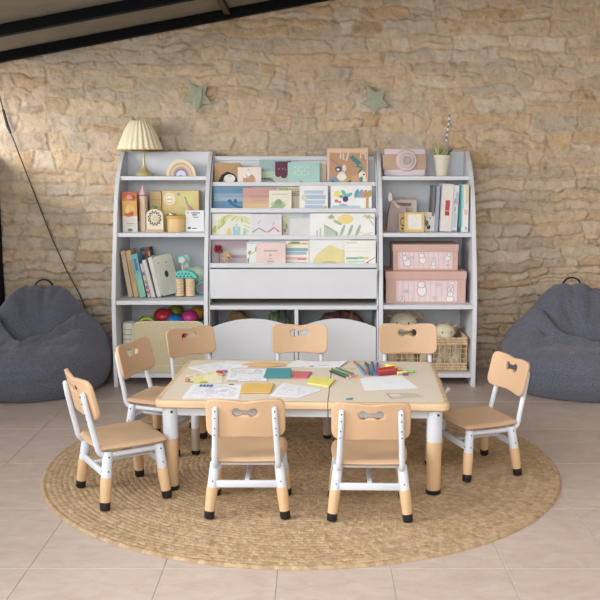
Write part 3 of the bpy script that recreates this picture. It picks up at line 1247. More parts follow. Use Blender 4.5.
    B('picture_book', 'dusty pink to peach book overlapping the blue book on the second tier', 'book', -.452, -.240, z[1], 1.244, Y[1] + o1, (206, 150, 146), [
        ((214, 170, 140), rect(0, 1, 0, .55)), ((220, 184, 138), rect(0, 1, 0, .30)), ((186, 128, 124), rect(.2, .8, .62, .65)), ((196, 140, 132), rect(.25, .7, .50, .52)), ((196, 140, 132), rect(.28, .75, .42, .44))], lean=9)
    B('picture_book', 'small cream book with a green hill and red flowers on the second tier', 'book', -.284, -.142, z[1], 1.228, Y[1] + .0005, (226, 226, 206), [
        ((164, 172, 156), rect(.14, .84, .80, .83)), ((186, 206, 162), ell(.42, .30, .34, .20)), ((132, 172, 120), ell(.42, .34, .17, .24)), ((150, 186, 136), ell(.42, .22, .28, .12)),
        ((60, 136, 176), ell(.12, .08, .12, .09)), ((176, 64, 52), rect(.26, .52, .03, .08)), ((150, 100, 60), rect(.52, .80, .02, .07)), ((232, 226, 212), ell(.36, .04, .10, .05))], lean=9)
    B('picture_book', 'patterned card with brown dotted trees half hidden on the second tier', 'book', -.222, -.082, z[1], 1.246, Y[1] + .046, (222, 208, 180), [
        ((170 - 20 * (i % 3), 110 + 30 * (i % 2), 90), ell(.08 + .075 * (i % 13), .92 - .09 * (i // 13), .028, .03)) for i in range(52)] + [((176, 188, 120), rect(0, .35, .86, .97))])
    B('picture_book', 'white book with pale blue lettering blocks, second tier left of the leaf book', 'book', -.092, .088, z[1], 1.256, Y[1] + o1, (232, 234, 238), [
        ((176, 202, 226), rect(.16, .84, .68, .82)), ((164, 196, 222), rect(.12, .92, .46, .64)), ((176, 202, 226), rect(.20, .90, .26, .42)), ((164, 196, 222), rect(.18, .84, .08, .22)), ((200, 218, 170), ell(.16, .52, .10, .12)),
        ((206, 190, 140), rect(.86, .97, .04, .20)), ((70, 76, 92), rect(.86, .90, .06, .12))], lean=9)
    leaves = [leafy(.60 + .07 * i, .50, .36, R(80 - 6 * i), c, .14) for i, c in enumerate([(80, 170, 190), (120, 170, 200), (206, 150, 120), (190, 150, 110), (204, 160, 90)])]
    B('picture_book', 'white book with colourful leaves and a purple berry, right end of the second tier', 'book', .106, .366, z[1], 1.258, Y[1] + o1, (234, 238, 240), [
        ((240, 222, 110), ell(.16, .66, .08, .14)), ((86, 196, 178), ell(.32, .70, .05, .14, R(20))), ((98, 188, 200), ell(.44, .62, .06, .12, R(-40))), ((98, 46, 150), ell(.36, .46, .07, .12)), ((232, 120, 110), ell(.14, .38, .05, .07)),
        ((206, 120, 110), ell(.22, .34, .03, .05)), ((98, 178, 120), ell(.26, .56, .06, .06, R(30)))] + leaves + [
        ((176, 206, 224), rect(.04, .72, .04, .20)), ((150, 190, 212), ell(.30, .22, .10, .05)), ((210, 160, 80), rect(.80, .97, .02, .10)), ((204, 160, 90), rect(.86, .92, .02, .5))], lean=9)
    # ---- third tier
    fronds = []
    for k in range(9):
        fronds.append(leafy(.04 + .035 * k, .12 + .07 * k, .30, R(100 - 10 * (k % 5)), ((196, 202, 120), (174, 188, 96), (214, 212, 150))[k % 3], .13))
    for k in range(6):
        fronds.append(leafy(.50 + .06 * k, .95 - .02 * k, .26, R(200 + 18 * k), ((196, 202, 120), (222, 216, 130))[k % 2], .12))
    for k in range(4):
        fronds.append(leafy(.95, .2 + .18 * k, .22, R(140), (206, 210, 150), .14))
    B('picture_book', 'pale book with yellow-green palm fronds, left end of the third tier', 'book', -.645, -.392, z[2], 1.082, Y[2] + o2, (222, 226, 214), fronds + [
        ((156, 196, 200), rect(.52, .70, .04, .44)), ((176, 208, 210), rect(.58, .64, .3, .54)), ((168, 200, 204), rect(.78, .85, .02, .38)), ((222, 204, 130), ell(.42, .2, .06, .2))])
    B('picture_book', 'lilac-grey book with a green and a red little roof shape on the third tier', 'book', -.396, -.204, z[2], 1.080, Y[2] + o1, (216, 214, 226), [
        ((128, 160, 110), stroke([(.05, .22), (.25, .40), (.50, .22)], .05)), ((206, 112, 104), stroke([(.55, .22), (.75, .42), (.92, .24)], .06)), ((120, 130, 150), stroke([(.22, .58), (.30, .74)], .015)), ((206, 112, 104), stroke([(.70, .52), (.76, .66)], .02))], lean=9)
    B('picture_book', 'small card with yellow and brown flowers half hidden on the third tier', 'book', -.200, -.07, z[2], 1.070, Y[2] + .044, (214, 204, 178), [
        ((222, 190, 110), ell(.08, .6, .08, .16)), ((150, 130, 100), ell(.12, .3, .06, .1)), ((240, 226, 160), ell(.10, .85, .08, .1)), ((120, 140, 120), ell(.2, .5, .04, .14))])
    B('picture_book', 'grey book with a light blue border on the third tier', 'book', -.158, -.014, z[2], 1.064, Y[2] + o1, (168, 206, 226), [((212, 212, 216), rect(.05, .96, 0, .92)), ((232, 232, 236), ell(.85, .06, .18, .08))], lean=9)
    ev = [((240, 216, 120), ell(.55, .76, .12, .20)), ((166, 190, 150), ell(.43, .62, .04, .12, R(30)))]
    for k in range(6):
        ev.append(leafy(.28 + .02 * k, .80 + .03 * (k % 3), .10, R(40 * k), (166, 186, 120), .2))
        ev.append(leafy(.86 + .015 * k, .86, .10, R(60 * k), (190, 196, 130), .2))
    for u in (.50, .62, .74):
        ev.append(((160, 188, 166), ell(u, .28, .025, .26, R(-8))))
    ev += [((176, 200, 180), [(.22, .02), (.22, .55), (.44, .2), (.42, .04)]), ((120, 160, 140), stroke([(.22, .5), (.40, .25), (.42, .05)], .02)), ((176, 204, 190), rect(.10, .12, .02, .3)), ((176, 204, 190), rect(.15, .17, .02, .4)),
           ((206, 208, 150), stroke([(.76, .22), (.95, .10)], .02)), ((206, 208, 150), stroke([(.78, .04), (.96, .22)], .02)), ((150, 176, 160), stroke([(.90, .86), (.98, .5)], .012))]
    B('picture_book', 'long white landscape book with a yellow lemon and green leaves, third tier', 'book', -.026, .382, z[2], 1.086, Y[2] + .0005, (234, 236, 238), ev, lean=9)
    # ---- fourth tier
    B('picture_book', 'mauve striped landscape book, left end of the bottom tier', 'book', -.645, -.414, z[3], .916, Y[3] + .048, (168, 150, 162), [
        ((186, 160, 176), rect(.35, 1, 0, .34)), ((190, 186, 186), rect(.3, 1, .42, .62)), ((160, 140, 152), rect(0, 1, .78, 1)), ((176, 170, 174), rect(.35, 1, .62, .70)), ((150, 126, 150), rect(.4, 1, .30, .34))])
    B('picture_book', 'white book with a trailing green vine, half hidden on the bottom tier', 'book', -.424, -.332, z[3], .908, Y[3] + o2, (226, 232, 230), [
        ((132, 172, 92), stroke([(.12, .1), (.2, .45), (.5, .55), (.8, .8)], .03)), ((132, 172, 92), ell(.2, .55, .12, .07, R(30))), ((150, 186, 110), ell(.68, .72, .14, .09, R(60))), ((120, 160, 84), ell(.1, .2, .06, .12)), ((190, 212, 224), rect(0, 1, .90, 1))])
    B('picture_book', 'plain pink book with small grey title lines on the bottom tier', 'book', -.360, -.178, z[3], .906, Y[3] + .0005, (232, 200, 198), [
        ((176, 160, 172), rect(.25, .72, .62, .68)), ((170, 160, 176), rect(.44, .52, .42, .50)), ((170, 160, 176), rect(.44, .54, .30, .34)), ((170, 160, 176), rect(.38, .60, .18, .23)), ((176, 166, 178), rect(.36, .60, .10, .14))], lean=9)
    B('picture_book', 'book with rows of blue and pink washi bands beside the pink book', 'book', -.178, -.032, z[3], .912, Y[3] + o2, (238, 230, 214), [
        ((206, 180, 130), rect(.1, .95, .86, .94)), ((128, 180, 190), rect(.0, .96, .58, .72)), ((150, 190, 214), rect(.0, .90, .44, .56)), ((226, 176, 180), rect(.0, .9, .24, .34)), ((220, 110, 120), rect(.5, .9, .22, .28)), ((176, 206, 214), rect(.0, .9, .06, .14)), ((110, 150, 100), rect(.2, .6, .9, .98))])
    B('picture_book', 'white book with a large pale yellow hill on the bottom tier', 'book', -.030, .232, z[3], .928, Y[3] + o2, (228, 230, 234), [
        ((228, 214, 142), [(.09, .03), (.10, .2), (.2, .45), (.38, .66), (.5, .76), (.62, .70), (.80, .58), (.95, .52), (.95, .03)]), ((196, 184, 124), ell(.48, .10, .18, .05)), ((186, 176, 120), rect(.32, .66, .02, .05))])
    B('picture_book', 'small cream page book with a green wash and red pencil, bottom tier right end', 'book', .192, .386, z[3], .920, Y[3] + .0005, (236, 236, 230), [
        ((206, 214, 190), rect(.05, .4, .88, .94)), ((216, 220, 226), rect(.08, .8, .70, .72)), ((216, 220, 226), rect(.08, .8, .56, .58)), ((108, 190, 170), rect(.05, .40, .26, .34)), ((150, 204, 150), rect(.4, .6, .27, .36)), ((222, 210, 120), rect(.6, .78, .26, .35)),
        ((176, 216, 206), rect(.06, .66, .14, .20)), ((80, 80, 96), stroke([(.62, .04), (.80, .20), (.98, .34)], .02)), ((206, 90, 84), stroke([(.66, .04), (.76, .14)], .08))], lean=9)
    # paper flowers tucked in at the left of the bottom tier
    for (nm, lab, cx, cz, r, col, cy) in (('crepe_flower', 'crimson paper flower tucked at the left end of the bottom tier', -.598, .868, .036, (158, 52, 74), Y[3] + .025),
                                          ('raffia_pompom', 'cream raffia pompom at the left end of the bottom tier', -.548, .822, .034, (220, 196, 160), Y[3] + .022)):
        rnd = random.Random(cx)
        m = MB()
        mm = mat(nm + '_fibre', col, .8, .15, 60)
        for k in range(46 if r < .035 else 30):
            d = Vector((rnd.gauss(0, 1), rnd.gauss(0, .45) - .25, rnd.gauss(0, 1))).normalized()
            e = Vector((rnd.uniform(-1, 1), rnd.uniform(-1, 1), rnd.uniform(-1, 1))).cross(d).normalized()
            if 'raffia' in nm:
                m.tube([(0, 0, 0), d * r * .6 + e * .004, d * r], [.0035, .003, .001], mm, 5)
            else:
                s = rnd.uniform(.6, 1)
                q = d.cross(e)
                m.add([d * .006, d * r * .7 * s + e * .014, d * r * s, d * r * .7 * s - e * .014], [(0, 1, 2, 3)], mm)
                m.add([d * .006 + q * .001, d * r * .7 * s + e * .014 + q * .002, d * r * s + q * .001, d * r * .7 * s - e * .014 + q * .002], [(3, 2, 1, 0)], mm)
        if 'crepe' in nm:
            m.tube([(0, 0, -.01), (0.004, 0, cz * 0 - (cz - .7635) + .002)], .003, C(70, 96, 60), 6)
            m.ball((0, -.012, 0), .011, .008, .011, C(92, 26, 40), 10)
        else:
            m.tube([(0, 0, -.01), (0, 0, -(cz - .7635) + .002)], .003, mm, 6)
        o = m.build(nm, loc=(cx, cy, cz))
        tag(o, lab, 'decoration')


display_books()


# ============================================================ TOP SHELF THINGS
def lamp():
    x, y, z = -1.108, 5.93, 1.3175
    brass = mat('pale_brass_lacquer', (206, 190, 140), .35, .04, metal=.15)
    t = thing('table_lamp', 'table lamp with pleated cream shade and pale brass foot on the left bookcase', 'lamp', (x, y, z))
    m = MB()
    m.lathe([(.0, 0), (.054, 0), (.057, .004), (.055, .012), (.046, .022), (.030, .034), (.018, .046), (.013, .060)], brass, 40)
    m.build('lamp_base', t)
    m = MB()
    m.lathe([(.012, .058), (.0085, .075), (.0075, .11), (.008, .15), (.011, .156), (.008, .165), (.006, .24), (.006, .27)], brass, 20)
    m.build('pole', t)
    sh = mat('cream_pleated_fabric', (240, 234, 204), .8, .03)
    sh.node_tree.nodes['Principled BSDF'].inputs['Transmission Weight'].default_value = 0.0
    m = MB()
    N = 46
    def md(th, zz):
        return 1 + .030 * math.copysign(abs(math.sin(th * N / 2)) ** .8, math.sin(th * N / 2))
    H0, H1 = .168, .352
    prof = [(.144, H0), (.1435, H0 + .006), (.126, H0 + .05), (.103, H0 + .11), (.078, H0 + .155), (.060, H1)]
    m.lathe(prof, sh, N * 8, mod=md)
    inner = [(r - .004, zz) for r, zz in prof]
    m2 = MB()
    m2.lathe(prof + inner[::-1] + [prof[0]], sh, N * 8, mod=md)
    s = m2.build('lamp_shade', t, angle=60)
    s.location = (-.022, 0, 0)
    m = MB()
    for k in range(3):
        a = 2 * PI * k / 3
        m.tube([(0, 0, .262), (.056 * math.cos(a) - .022, .056 * math.sin(a), H1 - .012)], .0018, brass, 6)
    m.build('shade_carrier', t)
    m = MB()
    tr = mat('mustard_trim', (206, 176, 96), .7)
    m.lathe([(.1455, H0 - .003), (.1475, H0), (.1465, H0 + .004), (.1400, H0 + .004), (.1395, H0), (.1455, H0 - .003)], tr, 90)
    b = m.build('shade_trim', s)


lamp()


def rainbow():
    t = thing('wooden_rainbow', 'small nested wooden rainbow in cream, brown and violet on the left bookcase', 'toy', (-.860, 5.90, 1.3178))
    cols = [(232, 214, 178), (214, 176, 140), (232, 206, 160), (190, 166, 150), (150, 120, 196), (214, 214, 240)]
    r = .096
    for i, c in enumerate(cols):
        w = (.020, .010, .012, .012, .010, .026)[i]
        m = MB()
        n = 24
        vs, fs = [], []
        for k in range(n + 1):
            a = PI * k / n
            for rr in (r, r - w + .0008):
                for yy in (-.022, .022):
                    vs.append((rr * math.cos(a), yy, rr * 1.10 * math.sin(a)))
        for k in range(n):
            o = k * 4
            fs += [(o, o + 4, o + 5, o + 1), (o + 2, o + 3, o + 7, o + 6), (o, o + 2, o + 6, o + 4), (o + 1, o + 5, o + 7, o + 3)]
        fs += [(0, 1, 3, 2), (n * 4, n * 4 + 2, n * 4 + 3, n * 4 + 1)]
        m.add(vs, fs, C(*c))
        m.build('arch', t)
        r -= w


rainbow()


def wooden_camera():
    x0, x1, y, z = .443, .722, 5.90, 1.3178
    cx = (x0 + x1) / 2
    t = thing('toy_camera', 'lilac and tan toy camera with a round ringed lens on the right bookcase', 'toy', (cx, y, z))
    li, tn, pk = C(216, 202, 218), C(198, 158, 130), C(216, 196, 196)
    m = MB()
    m.rbox(-.128, .136, -.024, .03, .0, .172, .008, li, axis='y')
    m.build('camera_body', t)
    m = MB()
    m.rbox(-.138, .140, -.030, .036, .040, .138, .005, tn, axis='y')
    m.build('wrap_band', t)
    rot = Matrix.Translation((0.012, -.030, .098)) @ Matrix.Rotation(PI / 2, 4, 'X')
    m = MB()
    m.lathe([(0, 0), (.064, 0), (.068, .006), (.064, .014), (.050, .015)], pk, 40, rot)
    m.lathe([(.050, .013), (.050, .020), (.044, .024), (.030, .021), (.028, .022)], C(206, 186, 188), 40, rot)
    m.lathe([(.028, .018), (.028, .030), (.020, .032), (.018, .026), (0, .026)], C(186, 166, 168), 32, rot)
    m.build('lens', t)


wooden_camera()


def potted_plant():
    x, y, z = .832, 5.92, 1.3178
    t = thing('potted_plant', 'small succulent in a cream ridged pot on the right bookcase', 'plant', (x, y, z))
    m = MB()
    m.lathe([(.036, 0), (.038, .003), (.052, .108), (.056, .110), (.058, .128), (.056, .134), (.050, .134), (.047, .112), (0, .112)], mat('cream_ceramic', (224, 218, 202), .6, .03), 36)
    m.build('pot', t)
    g = mat('pale_succulent', (190, 192, 140), .6, .12)
    dk = mat('dark_leaf', (84, 104, 92), .6, .12)
    rnd = random.Random(5)

    def leafm(m, base, ang, tilt, l, w, mm):
        d = Vector((math.cos(ang) * math.sin(tilt), math.sin(ang) * math.sin(tilt), math.cos(tilt)))
        p = [base + d * l * k - Vector((0, 0, 1)) * (l * .10 * k * k) for k in (0, .3, .65, 1)]
        m.tube(p, [w * .6, w, w * .7, .0008], mm, 8, flat=.4)
    for k in range(17):
        m = MB()
        a = k * 2.4
        leafm(m, Vector((-.018 + rnd.uniform(-.01, .01), rnd.uniform(-.012, .012), .112)), a, R(8 + 3.6 * k if k < 12 else 56), rnd.uniform(.10, .150), .0095, g)
        m.build('leaf', t)
    for k in range(5):
        m = MB()
        leafm(m, Vector((.030, rnd.uniform(-.01, .01), .112)), R(-20 + 18 * k), R(12 + 8 * k), rnd.uniform(.07, .105), .008, dk)
        m.build('leaf', t)
    s = MB()
    bl, wh = C(92, 124, 172), C(226, 230, 236)
    a, b = Vector((.012, .008, .114)), Vector((.046, .012, .392))
    K = 16
    for k in range(K):
        s.tube([a + (b - a) * k / K, a + (b - a) * (k + .98) / K], .0055, bl if (k % 2 or k < 3) else wh, 10)
    s.tube([a, a + (b - a) * .35], .0068, C(176, 182, 190), 10)
    tag(s.build('striped_stick', loc=(x, y, z)), 'tall blue and white striped stick standing in the succulent pot', 'stick')


potted_plant()


# ============================================================ LEFT BOOKCASE, SECOND SHELF
ZL2 = .9655


def left_second():
    # carton
    t = thing('juice_carton', 'orange and white toy juice carton at the left end of the second shelf', 'carton', (-1.180, 5.79, ZL2), R(9))
    org, wh = C(238, 168, 84), C(232, 228, 222)
    m = MB()
    m.box(-.046, .046, -.040, .040, 0, .10, wh)
    m.box(-.046, .046, -.040, .040, .10, .195, org)
    print_on(m, [(C(240, 196, 90), ell(.5, .72, .34, .16)), (C(226, 110, 60), ell(.45, .56, .3, .07)), (C(222, 90, 60), ell(.65, .60, .12, .07)), (C(246, 214, 120), ell(.35, .70, .13, .10)),
                 (C(90, 160, 90), ell(.5, .06, .18, .05)), (C(214, 130, 120), rect(.25, .75, .26, .28)), (C(180, 180, 180), rect(.3, .7, .20, .215))], -.046, .046, 0, .195, -.040)
    m.build('carton_body', t, smooth=False)
    m = MB()
    m.add([(-.046, -.040, .195), (.046, -.040, .195), (.046, .040, .195), (-.046, .040, .195), (-.046, 0, .236), (.046, 0, .236)], [(0, 1, 5, 4), (2, 3, 4, 5), (1, 2, 5), (3, 0, 4), (0, 3, 2, 1)], C(232, 150, 74))
    m.box(-.046, .046, -.002, .002, .235, .252, C(226, 96, 70))
    m.build('gable_top', t, smooth=False)
    m = MB()
    M = Matrix.Translation((0.004, -.022, .214)) @ Matrix.Rotation(R(46), 4, 'X')
    m.lathe([(.0, 0), (.020, 0), (.021, .004), (.020, .014), (.016, .017), (0, .017)], C(236, 150, 150), 24, M)
    m.build('screw_cap', t)
    # second carton, red side showing behind
    m = MB()
    m.box(-.020, .020, -.045, .045, 0, .19, C(196, 90, 76))
    m.box(-.020, .020, -.0455, .0455, 0, .06, C(226, 214, 208))
    m.add([(-.02, -.045, .19), (.02, -.045, .19), (.02, .045, .19), (-.02, .045, .19), (-.02, 0, .235), (.02, 0, .235)], [(0, 1, 5, 4), (2, 3, 4, 5), (1, 2, 5), (3, 0, 4)], C(214, 140, 150))
    tag(m.build('drink_box', loc=(-1.142, 5.90, ZL2), smooth=False), 'narrow red drink box standing behind the orange toy carton', 'carton')
    # giant pencil shaped box
    t = thing('pencil_case', 'tall cream and pink pencil-shaped box on the second shelf', 'pencil box', (-1.098, 5.81, ZL2))
    m = MB()
    m.lathe([(.0, 0), (.027, 0), (.027, .205), (.027, .225)], C(226, 198, 168), 6)
    m.build('barrel', t, smooth=False)
    m = MB()
    m.lathe([(.0275, .2252), (.0275, .232), (.026, .233)], C(150, 96, 150), 6)
    m.build('ring', t, smooth=False)
    m = MB()
    m.lathe([(.0262, .2332), (.010, .272), (.002, .293), (0, .293)], C(226, 176, 190), 6)
    m.build('tip', t, smooth=False)
    # arched clock-like box
    t = thing('arched_box', 'small cream arched box with a black leaf wreath face on the second shelf', 'box', (-1.014, 5.76, ZL2))
    m = MB()
    pts = [(-.053, 0), (.053, 0), (.053, .10)] + [(.053 * math.cos(a), .105 + .040 * math.sin(a)) for a in [PI * k / 12 for k in range(1, 12)]] + [(-.053, .10)]
    m.prism(pts, -.020, .020, C(228, 222, 196))
    sh = []
    rnd = random.Random(2)
    for k in range(24):
        a = 2 * PI * k / 24
        rr = .37 if k % 2 else .30
        sh.append((C(62, 66, 74), ell(.5 + rr * math.cos(a), .60 + rr * .80 * math.sin(a), .075, .026, a + (.9 if k % 2 else -.7))))
    sh += [(C(226, 206, 150), ell(.5, .60, .18, .15)), (C(212, 176, 120), rect(.05, .95, .01, .12))]
    print_on(m, sh, -.053, .053, 0, .145, -.020)
    m.build('box_body', t, smooth=False)
    m = MB()
    for a in (-.7, 0, .7):
        m.tube([(0, 0, .146), (.018 * math.sin(a) * 1.4, 0, .146 + .024 * math.cos(a))], [.008, .002], C(66, 150, 100), 8)
    m.build('leaf_knob', t)
    # kraft boxes
    m = MB()
    m.box(-.037, .037, -.07, .07, 0, .253, C(206, 176, 110))
    print_on(m, [(C(186, 154, 92), rect(0, 1, .78, .80)), (C(190, 158, 96), rect(0, 1, .58, .60))], -.037, .037, 0, .253, -.07)
    tag(m.build('kraft_box', loc=(-1.027, 5.93, ZL2), smooth=False, bevel=.001), 'narrow mustard cardboard box behind the arched box', 'box')
    t = thing('gift_box', 'large mustard yellow box with a round white badge and pale shapes on the second shelf', 'box', (-.868, 5.93, ZL2))
    m = MB()
    w = .119
    m.rbox(-w, w, -.06, .06, 0, .255, .002, C(224, 196, 120), axis='y', n=1)
    print_on(m, [(C(236, 226, 206), ell(.21, .80, .155, .15)), (C(222, 196, 130), ell(.21, .80, .12, .115)), (C(240, 232, 214), ell(.21, .80, .10, .085)), (C(206, 180, 120), rect(.14, .28, .78, .81)),
                 (C(212, 210, 120), ell(.66, .78, .22, .18, .4)), (C(200, 204, 120), [(.42, .42), (.60, .60), (.72, .38)]), (C(196, 136, 150), [(.64, .74), (.94, .48), (.76, .48)]), (C(170, 120, 140), stroke([(.62, .86), (.70, .70)], .03)),
                 (C(120, 170, 190), ell(.46, .92, .04, .04)), (C(236, 210, 130), rect(.74, .98, .28, .42))], -w, w, 0, .255, -.06)
    m.build('box_body', t, smooth=False)
    m = MB()
    m.box(-w - .001, w + .001, -.061, .061, .2552, .2580, C(230, 204, 132))
    m.build('box_lid', t, smooth=False)
    # drum / wooden pot with lid
    t = thing('wooden_pot', 'round pale wood toy pot with a lid on the second shelf', 'toy', (-.884, 5.79, ZL2))
    wd = mat('pale_turned_wood', (222, 188, 140), .55, .06, 8, stretch=(1, 1, .2))
    m = MB()
    m.lathe([(0, 0), (.058, 0), (.061, .004), (.061, .082), (.060, .085), (0, .085)], wd, 40)
    m.build('pot_body', t)
    m = MB()
    m.lathe([(.066, .0853), (.067, .088), (.067, .098), (.064, .102), (.02, .103), (0, .103)], mat('mustard_lacquer', (212, 174, 96), .5), 40)
    m.build('lid', t)
    m = MB()
    m.lathe([(0, .1032), (.028, .1032), (.029, .108), (.026, .116), (0, .116)], mat('brushed_steel', (170, 160, 144), .35, metal=.8), 24, Matrix.Translation((-.026, -.01, 0)))
    m.build('knob', t)
    # white box
    m = MB()
    m.rbox(-.059, .059, -.03, .03, 0, .135, .002, C(226, 228, 232), axis='y', n=1)
    print_on(m, [(C(120, 126, 146), rect(.10, .18, .86, .93)), (C(110, 116, 134), rect(.30, .80, .86, .91)), (C(120, 126, 146), rect(.36, .62, .76, .83)), (C(120, 126, 146), rect(.40, .70, .66, .70)), (C(60, 96, 110), rect(.12, .28, .12, .22)),
                 (C(120, 126, 146), rect(.34, .60, .13, .18))], -.059, .059, 0, .135, -.03)
    tag(m.build('small_box', loc=(-.763, 5.80, ZL2), smooth=False), 'small white box with tiny dark print at the right of the second shelf', 'box')


left_second()


# ============================================================ LEFT BOOKCASE, THIRD SHELF
ZL3 = .5495


def spine_book(name, label, x, y, w, h, d, col, lean, page=(228, 218, 200), shapes=None, group=None, z=ZL3, rz=0, soft=0.0015, face=None):
    """book standing with its spine to the camera and leaning sideways; (x, y, z) = lower left front corner"""
    t = thing(name, label, 'book', (x, y, z + .0005 + (w * math.sin(R(lean)) if lean > 0 else 0)), 0, group)
    t.rotation_euler = (0, R(lean), R(rz))
    c = C(*col)
    m = MB()
    m.box(0, .0025, 0, d, 0, h, c)
    m.box(w - .0025, w, 0, d, 0, h, c)
    m.box(.0025, w - .0025, 0, .0025, 0, h, c)
    if shapes:
        print_on(m, [(C(*cc), p) for cc, p in shapes], 0, w, 0, h, 0)
    if face:
        for i, (cc, poly) in enumerate(face):
            m.add([(w + .0003 * (i * .4 + 1), u * d, v * h) for u, v in poly], [tuple(range(len(poly)))], C(*cc))
    m.build('cover', t, smooth=False, bevel=soft)
    m = MB()
    m.box(.0028, w - .0028, .0028, d - .004, .002, h - .003, C(*page))
    m.build('pages', t, smooth=False)
    return t


def left_third():
    G = 'books leaning on the third shelf of the left bookcase'
    d = .17
    # leaning to the left: tops lie left of the feet
    spine_book('book', 'beige book, leftmost of the leaning row on the third shelf', -1.188, 5.70, .030, .298, d, (206, 180, 148), -8.5, shapes=[((186, 156, 124), rect(0, 1, .9, .92))], group=G, rz=0)
    spine_book('book', 'ochre book, second from the left of the leaning row', -1.152, 5.70, .032, .300, d, (214, 178, 120), -9.0, shapes=[((196, 156, 100), rect(.3, .7, .3, .8))], group=G)
    spine_book('book', 'book with sky blue over mint green spine in the leaning row', -1.110, 5.675, .040, .280, d, (104, 172, 200), -10.5, shapes=[((126, 200, 176), rect(0, 1, 0, .5)), ((116, 190, 190), rect(0, 1, .4, .55)), ((60, 120, 150), rect(.3, .7, .62, .9))], group=G)
    spine_book('book', 'tall dark teal and red patterned book behind the blue one', -1.085, 5.852, .062, .300, .12, (54, 96, 110), -10, shapes=[
        ((190, 60, 70), rect(.55, .98, .80, .99)), ((206, 190, 80), rect(.8, .99, .82, .92)), ((120, 150, 160), ell(.3, .90, .2, .03)), ((150, 50, 60), ell(.4, .84, .2, .02))], group=G)
    spine_book('book', 'slim book with a purple and green floral spine in the leaning row', -1.060, 5.68, .018, .222, d, (204, 190, 186), -12, shapes=[
        ((150, 90, 150), ell(.5, .3, .4, .06)), ((130, 176, 60), ell(.5, .45, .4, .05)), ((176, 60, 120), ell(.5, .15, .4, .05)), ((120, 100, 160), ell(.5, .7, .4, .06))], group=G)
    spine_book('book', 'light grey soft book beside the bear face book', -1.036, 5.675, .026, .246, d, (200, 200, 200), -13, group=G, soft=.004)
    # bear face book, turned so that its cover shows
    t = thing('fabric_book', 'grey-green soft book with a bear face of two eyes and a black nose', 'book', (-1.000, 5.675, ZL3 + .0008), 0, G)
    t.rotation_euler = (R(0), R(-12), R(0))
    m = MB()
    w, h, dd = .030, .262, .15
    c, c2 = C(206, 206, 202), C(184, 186, 174)
    m.rbox(0, w, 0, dd, 0, h, .012, c, axis='x')
    m.build('cover', t)
    # front board folded open towards the camera
    m = MB()
    M = Matrix.Translation((w - .002, .006, 0)) @ Matrix.Rotation(R(22), 4, 'Z')
    m.rbox(0, .128, -.008, .008, 0.001, h - .002, .022, c2, M, axis='y', n=5)
    M2 = M
    print_on(m, [(C(40, 42, 44), ell(.50, .52, .10, .085, .2)), (C(70, 72, 70), ell(.22, .82, .030, .016)), (C(70, 72, 70), ell(.62, .80, .030, .016)), (C(90, 90, 84), ell(.42, .76, .012, .010))], 0, .128, 0.001, h - .002, -.008, M2)
    m.build('front_board', t)
    # abacus / bead toy
    t = thing('bead_toy', 'wooden bead toy of two ribbed stacks under a teal half dome', 'toy', (-.832, 5.74, ZL3))
    wd = mat('natural_bead_wood', (222, 196, 160), .55, .06, 10)
    tl = mat('teal_plastic', (96, 192, 184), .4, .04)
    for k, xx in enumerate((-.034, .036)):
        m = MB()
        prof = [(0, 0)]
        for j in range(7):
            z0 = .004 + j * .0165
            prof += [(.026, z0), (.0305, z0 + .003), (.0305, z0 + .012), (.026, z0 + .015)]
        prof += [(0, .120)]
        m.lathe(prof, wd, 28, Matrix.Translation((xx, 0, 0)))
        m.build('bead_stack', t)
    m = MB()
    pts = [(-.082, 0)] + [(.082 * math.cos(PI - PI * k / 20), .052 * math.sin(PI * k / 20)) for k in range(1, 20)] + [(.082, 0)]
    m.prism([(a, b + .1203) for a, b in pts], -.022, .022, tl)
    print_on(m, [(C(66, 84, 84), ell(.22 + .14 * k, .24 + .0 * k, .035, .10)) for k in range(5)] + [(C(66, 84, 84), ell(.30 + .13 * k, .56, .03, .10)) for k in range(4)], -.082, .082, .1203, .172, -.022)
    m.build('half_dome', t, bevel=.003)
    m = MB()
    m.tube([(-.010, 0, .165), (-.010, 0, .215)], .008, C(206, 180, 160), 12)
    m.build('stem', t)
    m = MB()
    rot = Matrix.Translation((-.012, -.008, .238)) @ Matrix.Rotation(PI / 2, 4, 'X')
    m.lathe([(0, -.008), (.026, -.008), (.029, 0), (.026, .008), (.018, .009)], tl, 28, rot)
    m.lathe([(.018, .008), (.018, .011), (0, .0115)], C(226, 190, 196), 28, rot)
    m.build('disc', t)
    # rope-like pale wires beside
    # elephant-like push toy: pale sage body, big teal wheel
    t = thing('pull_toy', 'pale sage animal pull toy with a teal wheel at the right of the third shelf', 'toy', (-.785, 5.86, ZL3))
    sg = mat('sage_paint', (186, 206, 184), .5, .05)
    m = MB()
    m.ball((0.02, 0, .125), .062, .045, .062, sg, 24)
    m.tube([(-.02, 0, .14), (-.045, 0, .17), (-.05, 0, .21)], [.038, .028, .018], sg, 16)
    m.build('body', t)
    m = MB()
    m.ball((-.05, -.004, .232), .033, .026, .030, mat('pale_aqua_paint', (180, 214, 208), .5), 20)
    m.build('head', t)
    m = MB()
    m.tube([(-.048, -.02, .205), (-.060, -.036, .16), (-.058, -.03, .12)], [.012, .015, .006], C(232, 230, 224), 12)
    m.tube([(-.052, -.02, .205), (-.030, -.036, .175)], [.010, .004], C(232, 230, 224), 12)
    m.build('ribbon', t)
    for xx in (-.035, .055):
        m = MB()
        rot = Matrix.Translation((xx, -.040, .046)) @ Matrix.Rotation(PI / 2, 4, 'X')
        m.lathe([(0, -.006), (.042, -.006), (.046, 0), (.042, .008), (.032, .009)], tl, 30, rot)
        m.lathe([(.032, .0075), (.030, .012), (0, .012)], C(170, 130, 150), 30, rot)
        m.build('wheel', t)


left_third()


# ============================================================ LEFT BOOKCASE, BOTTOM
ZB = .0855


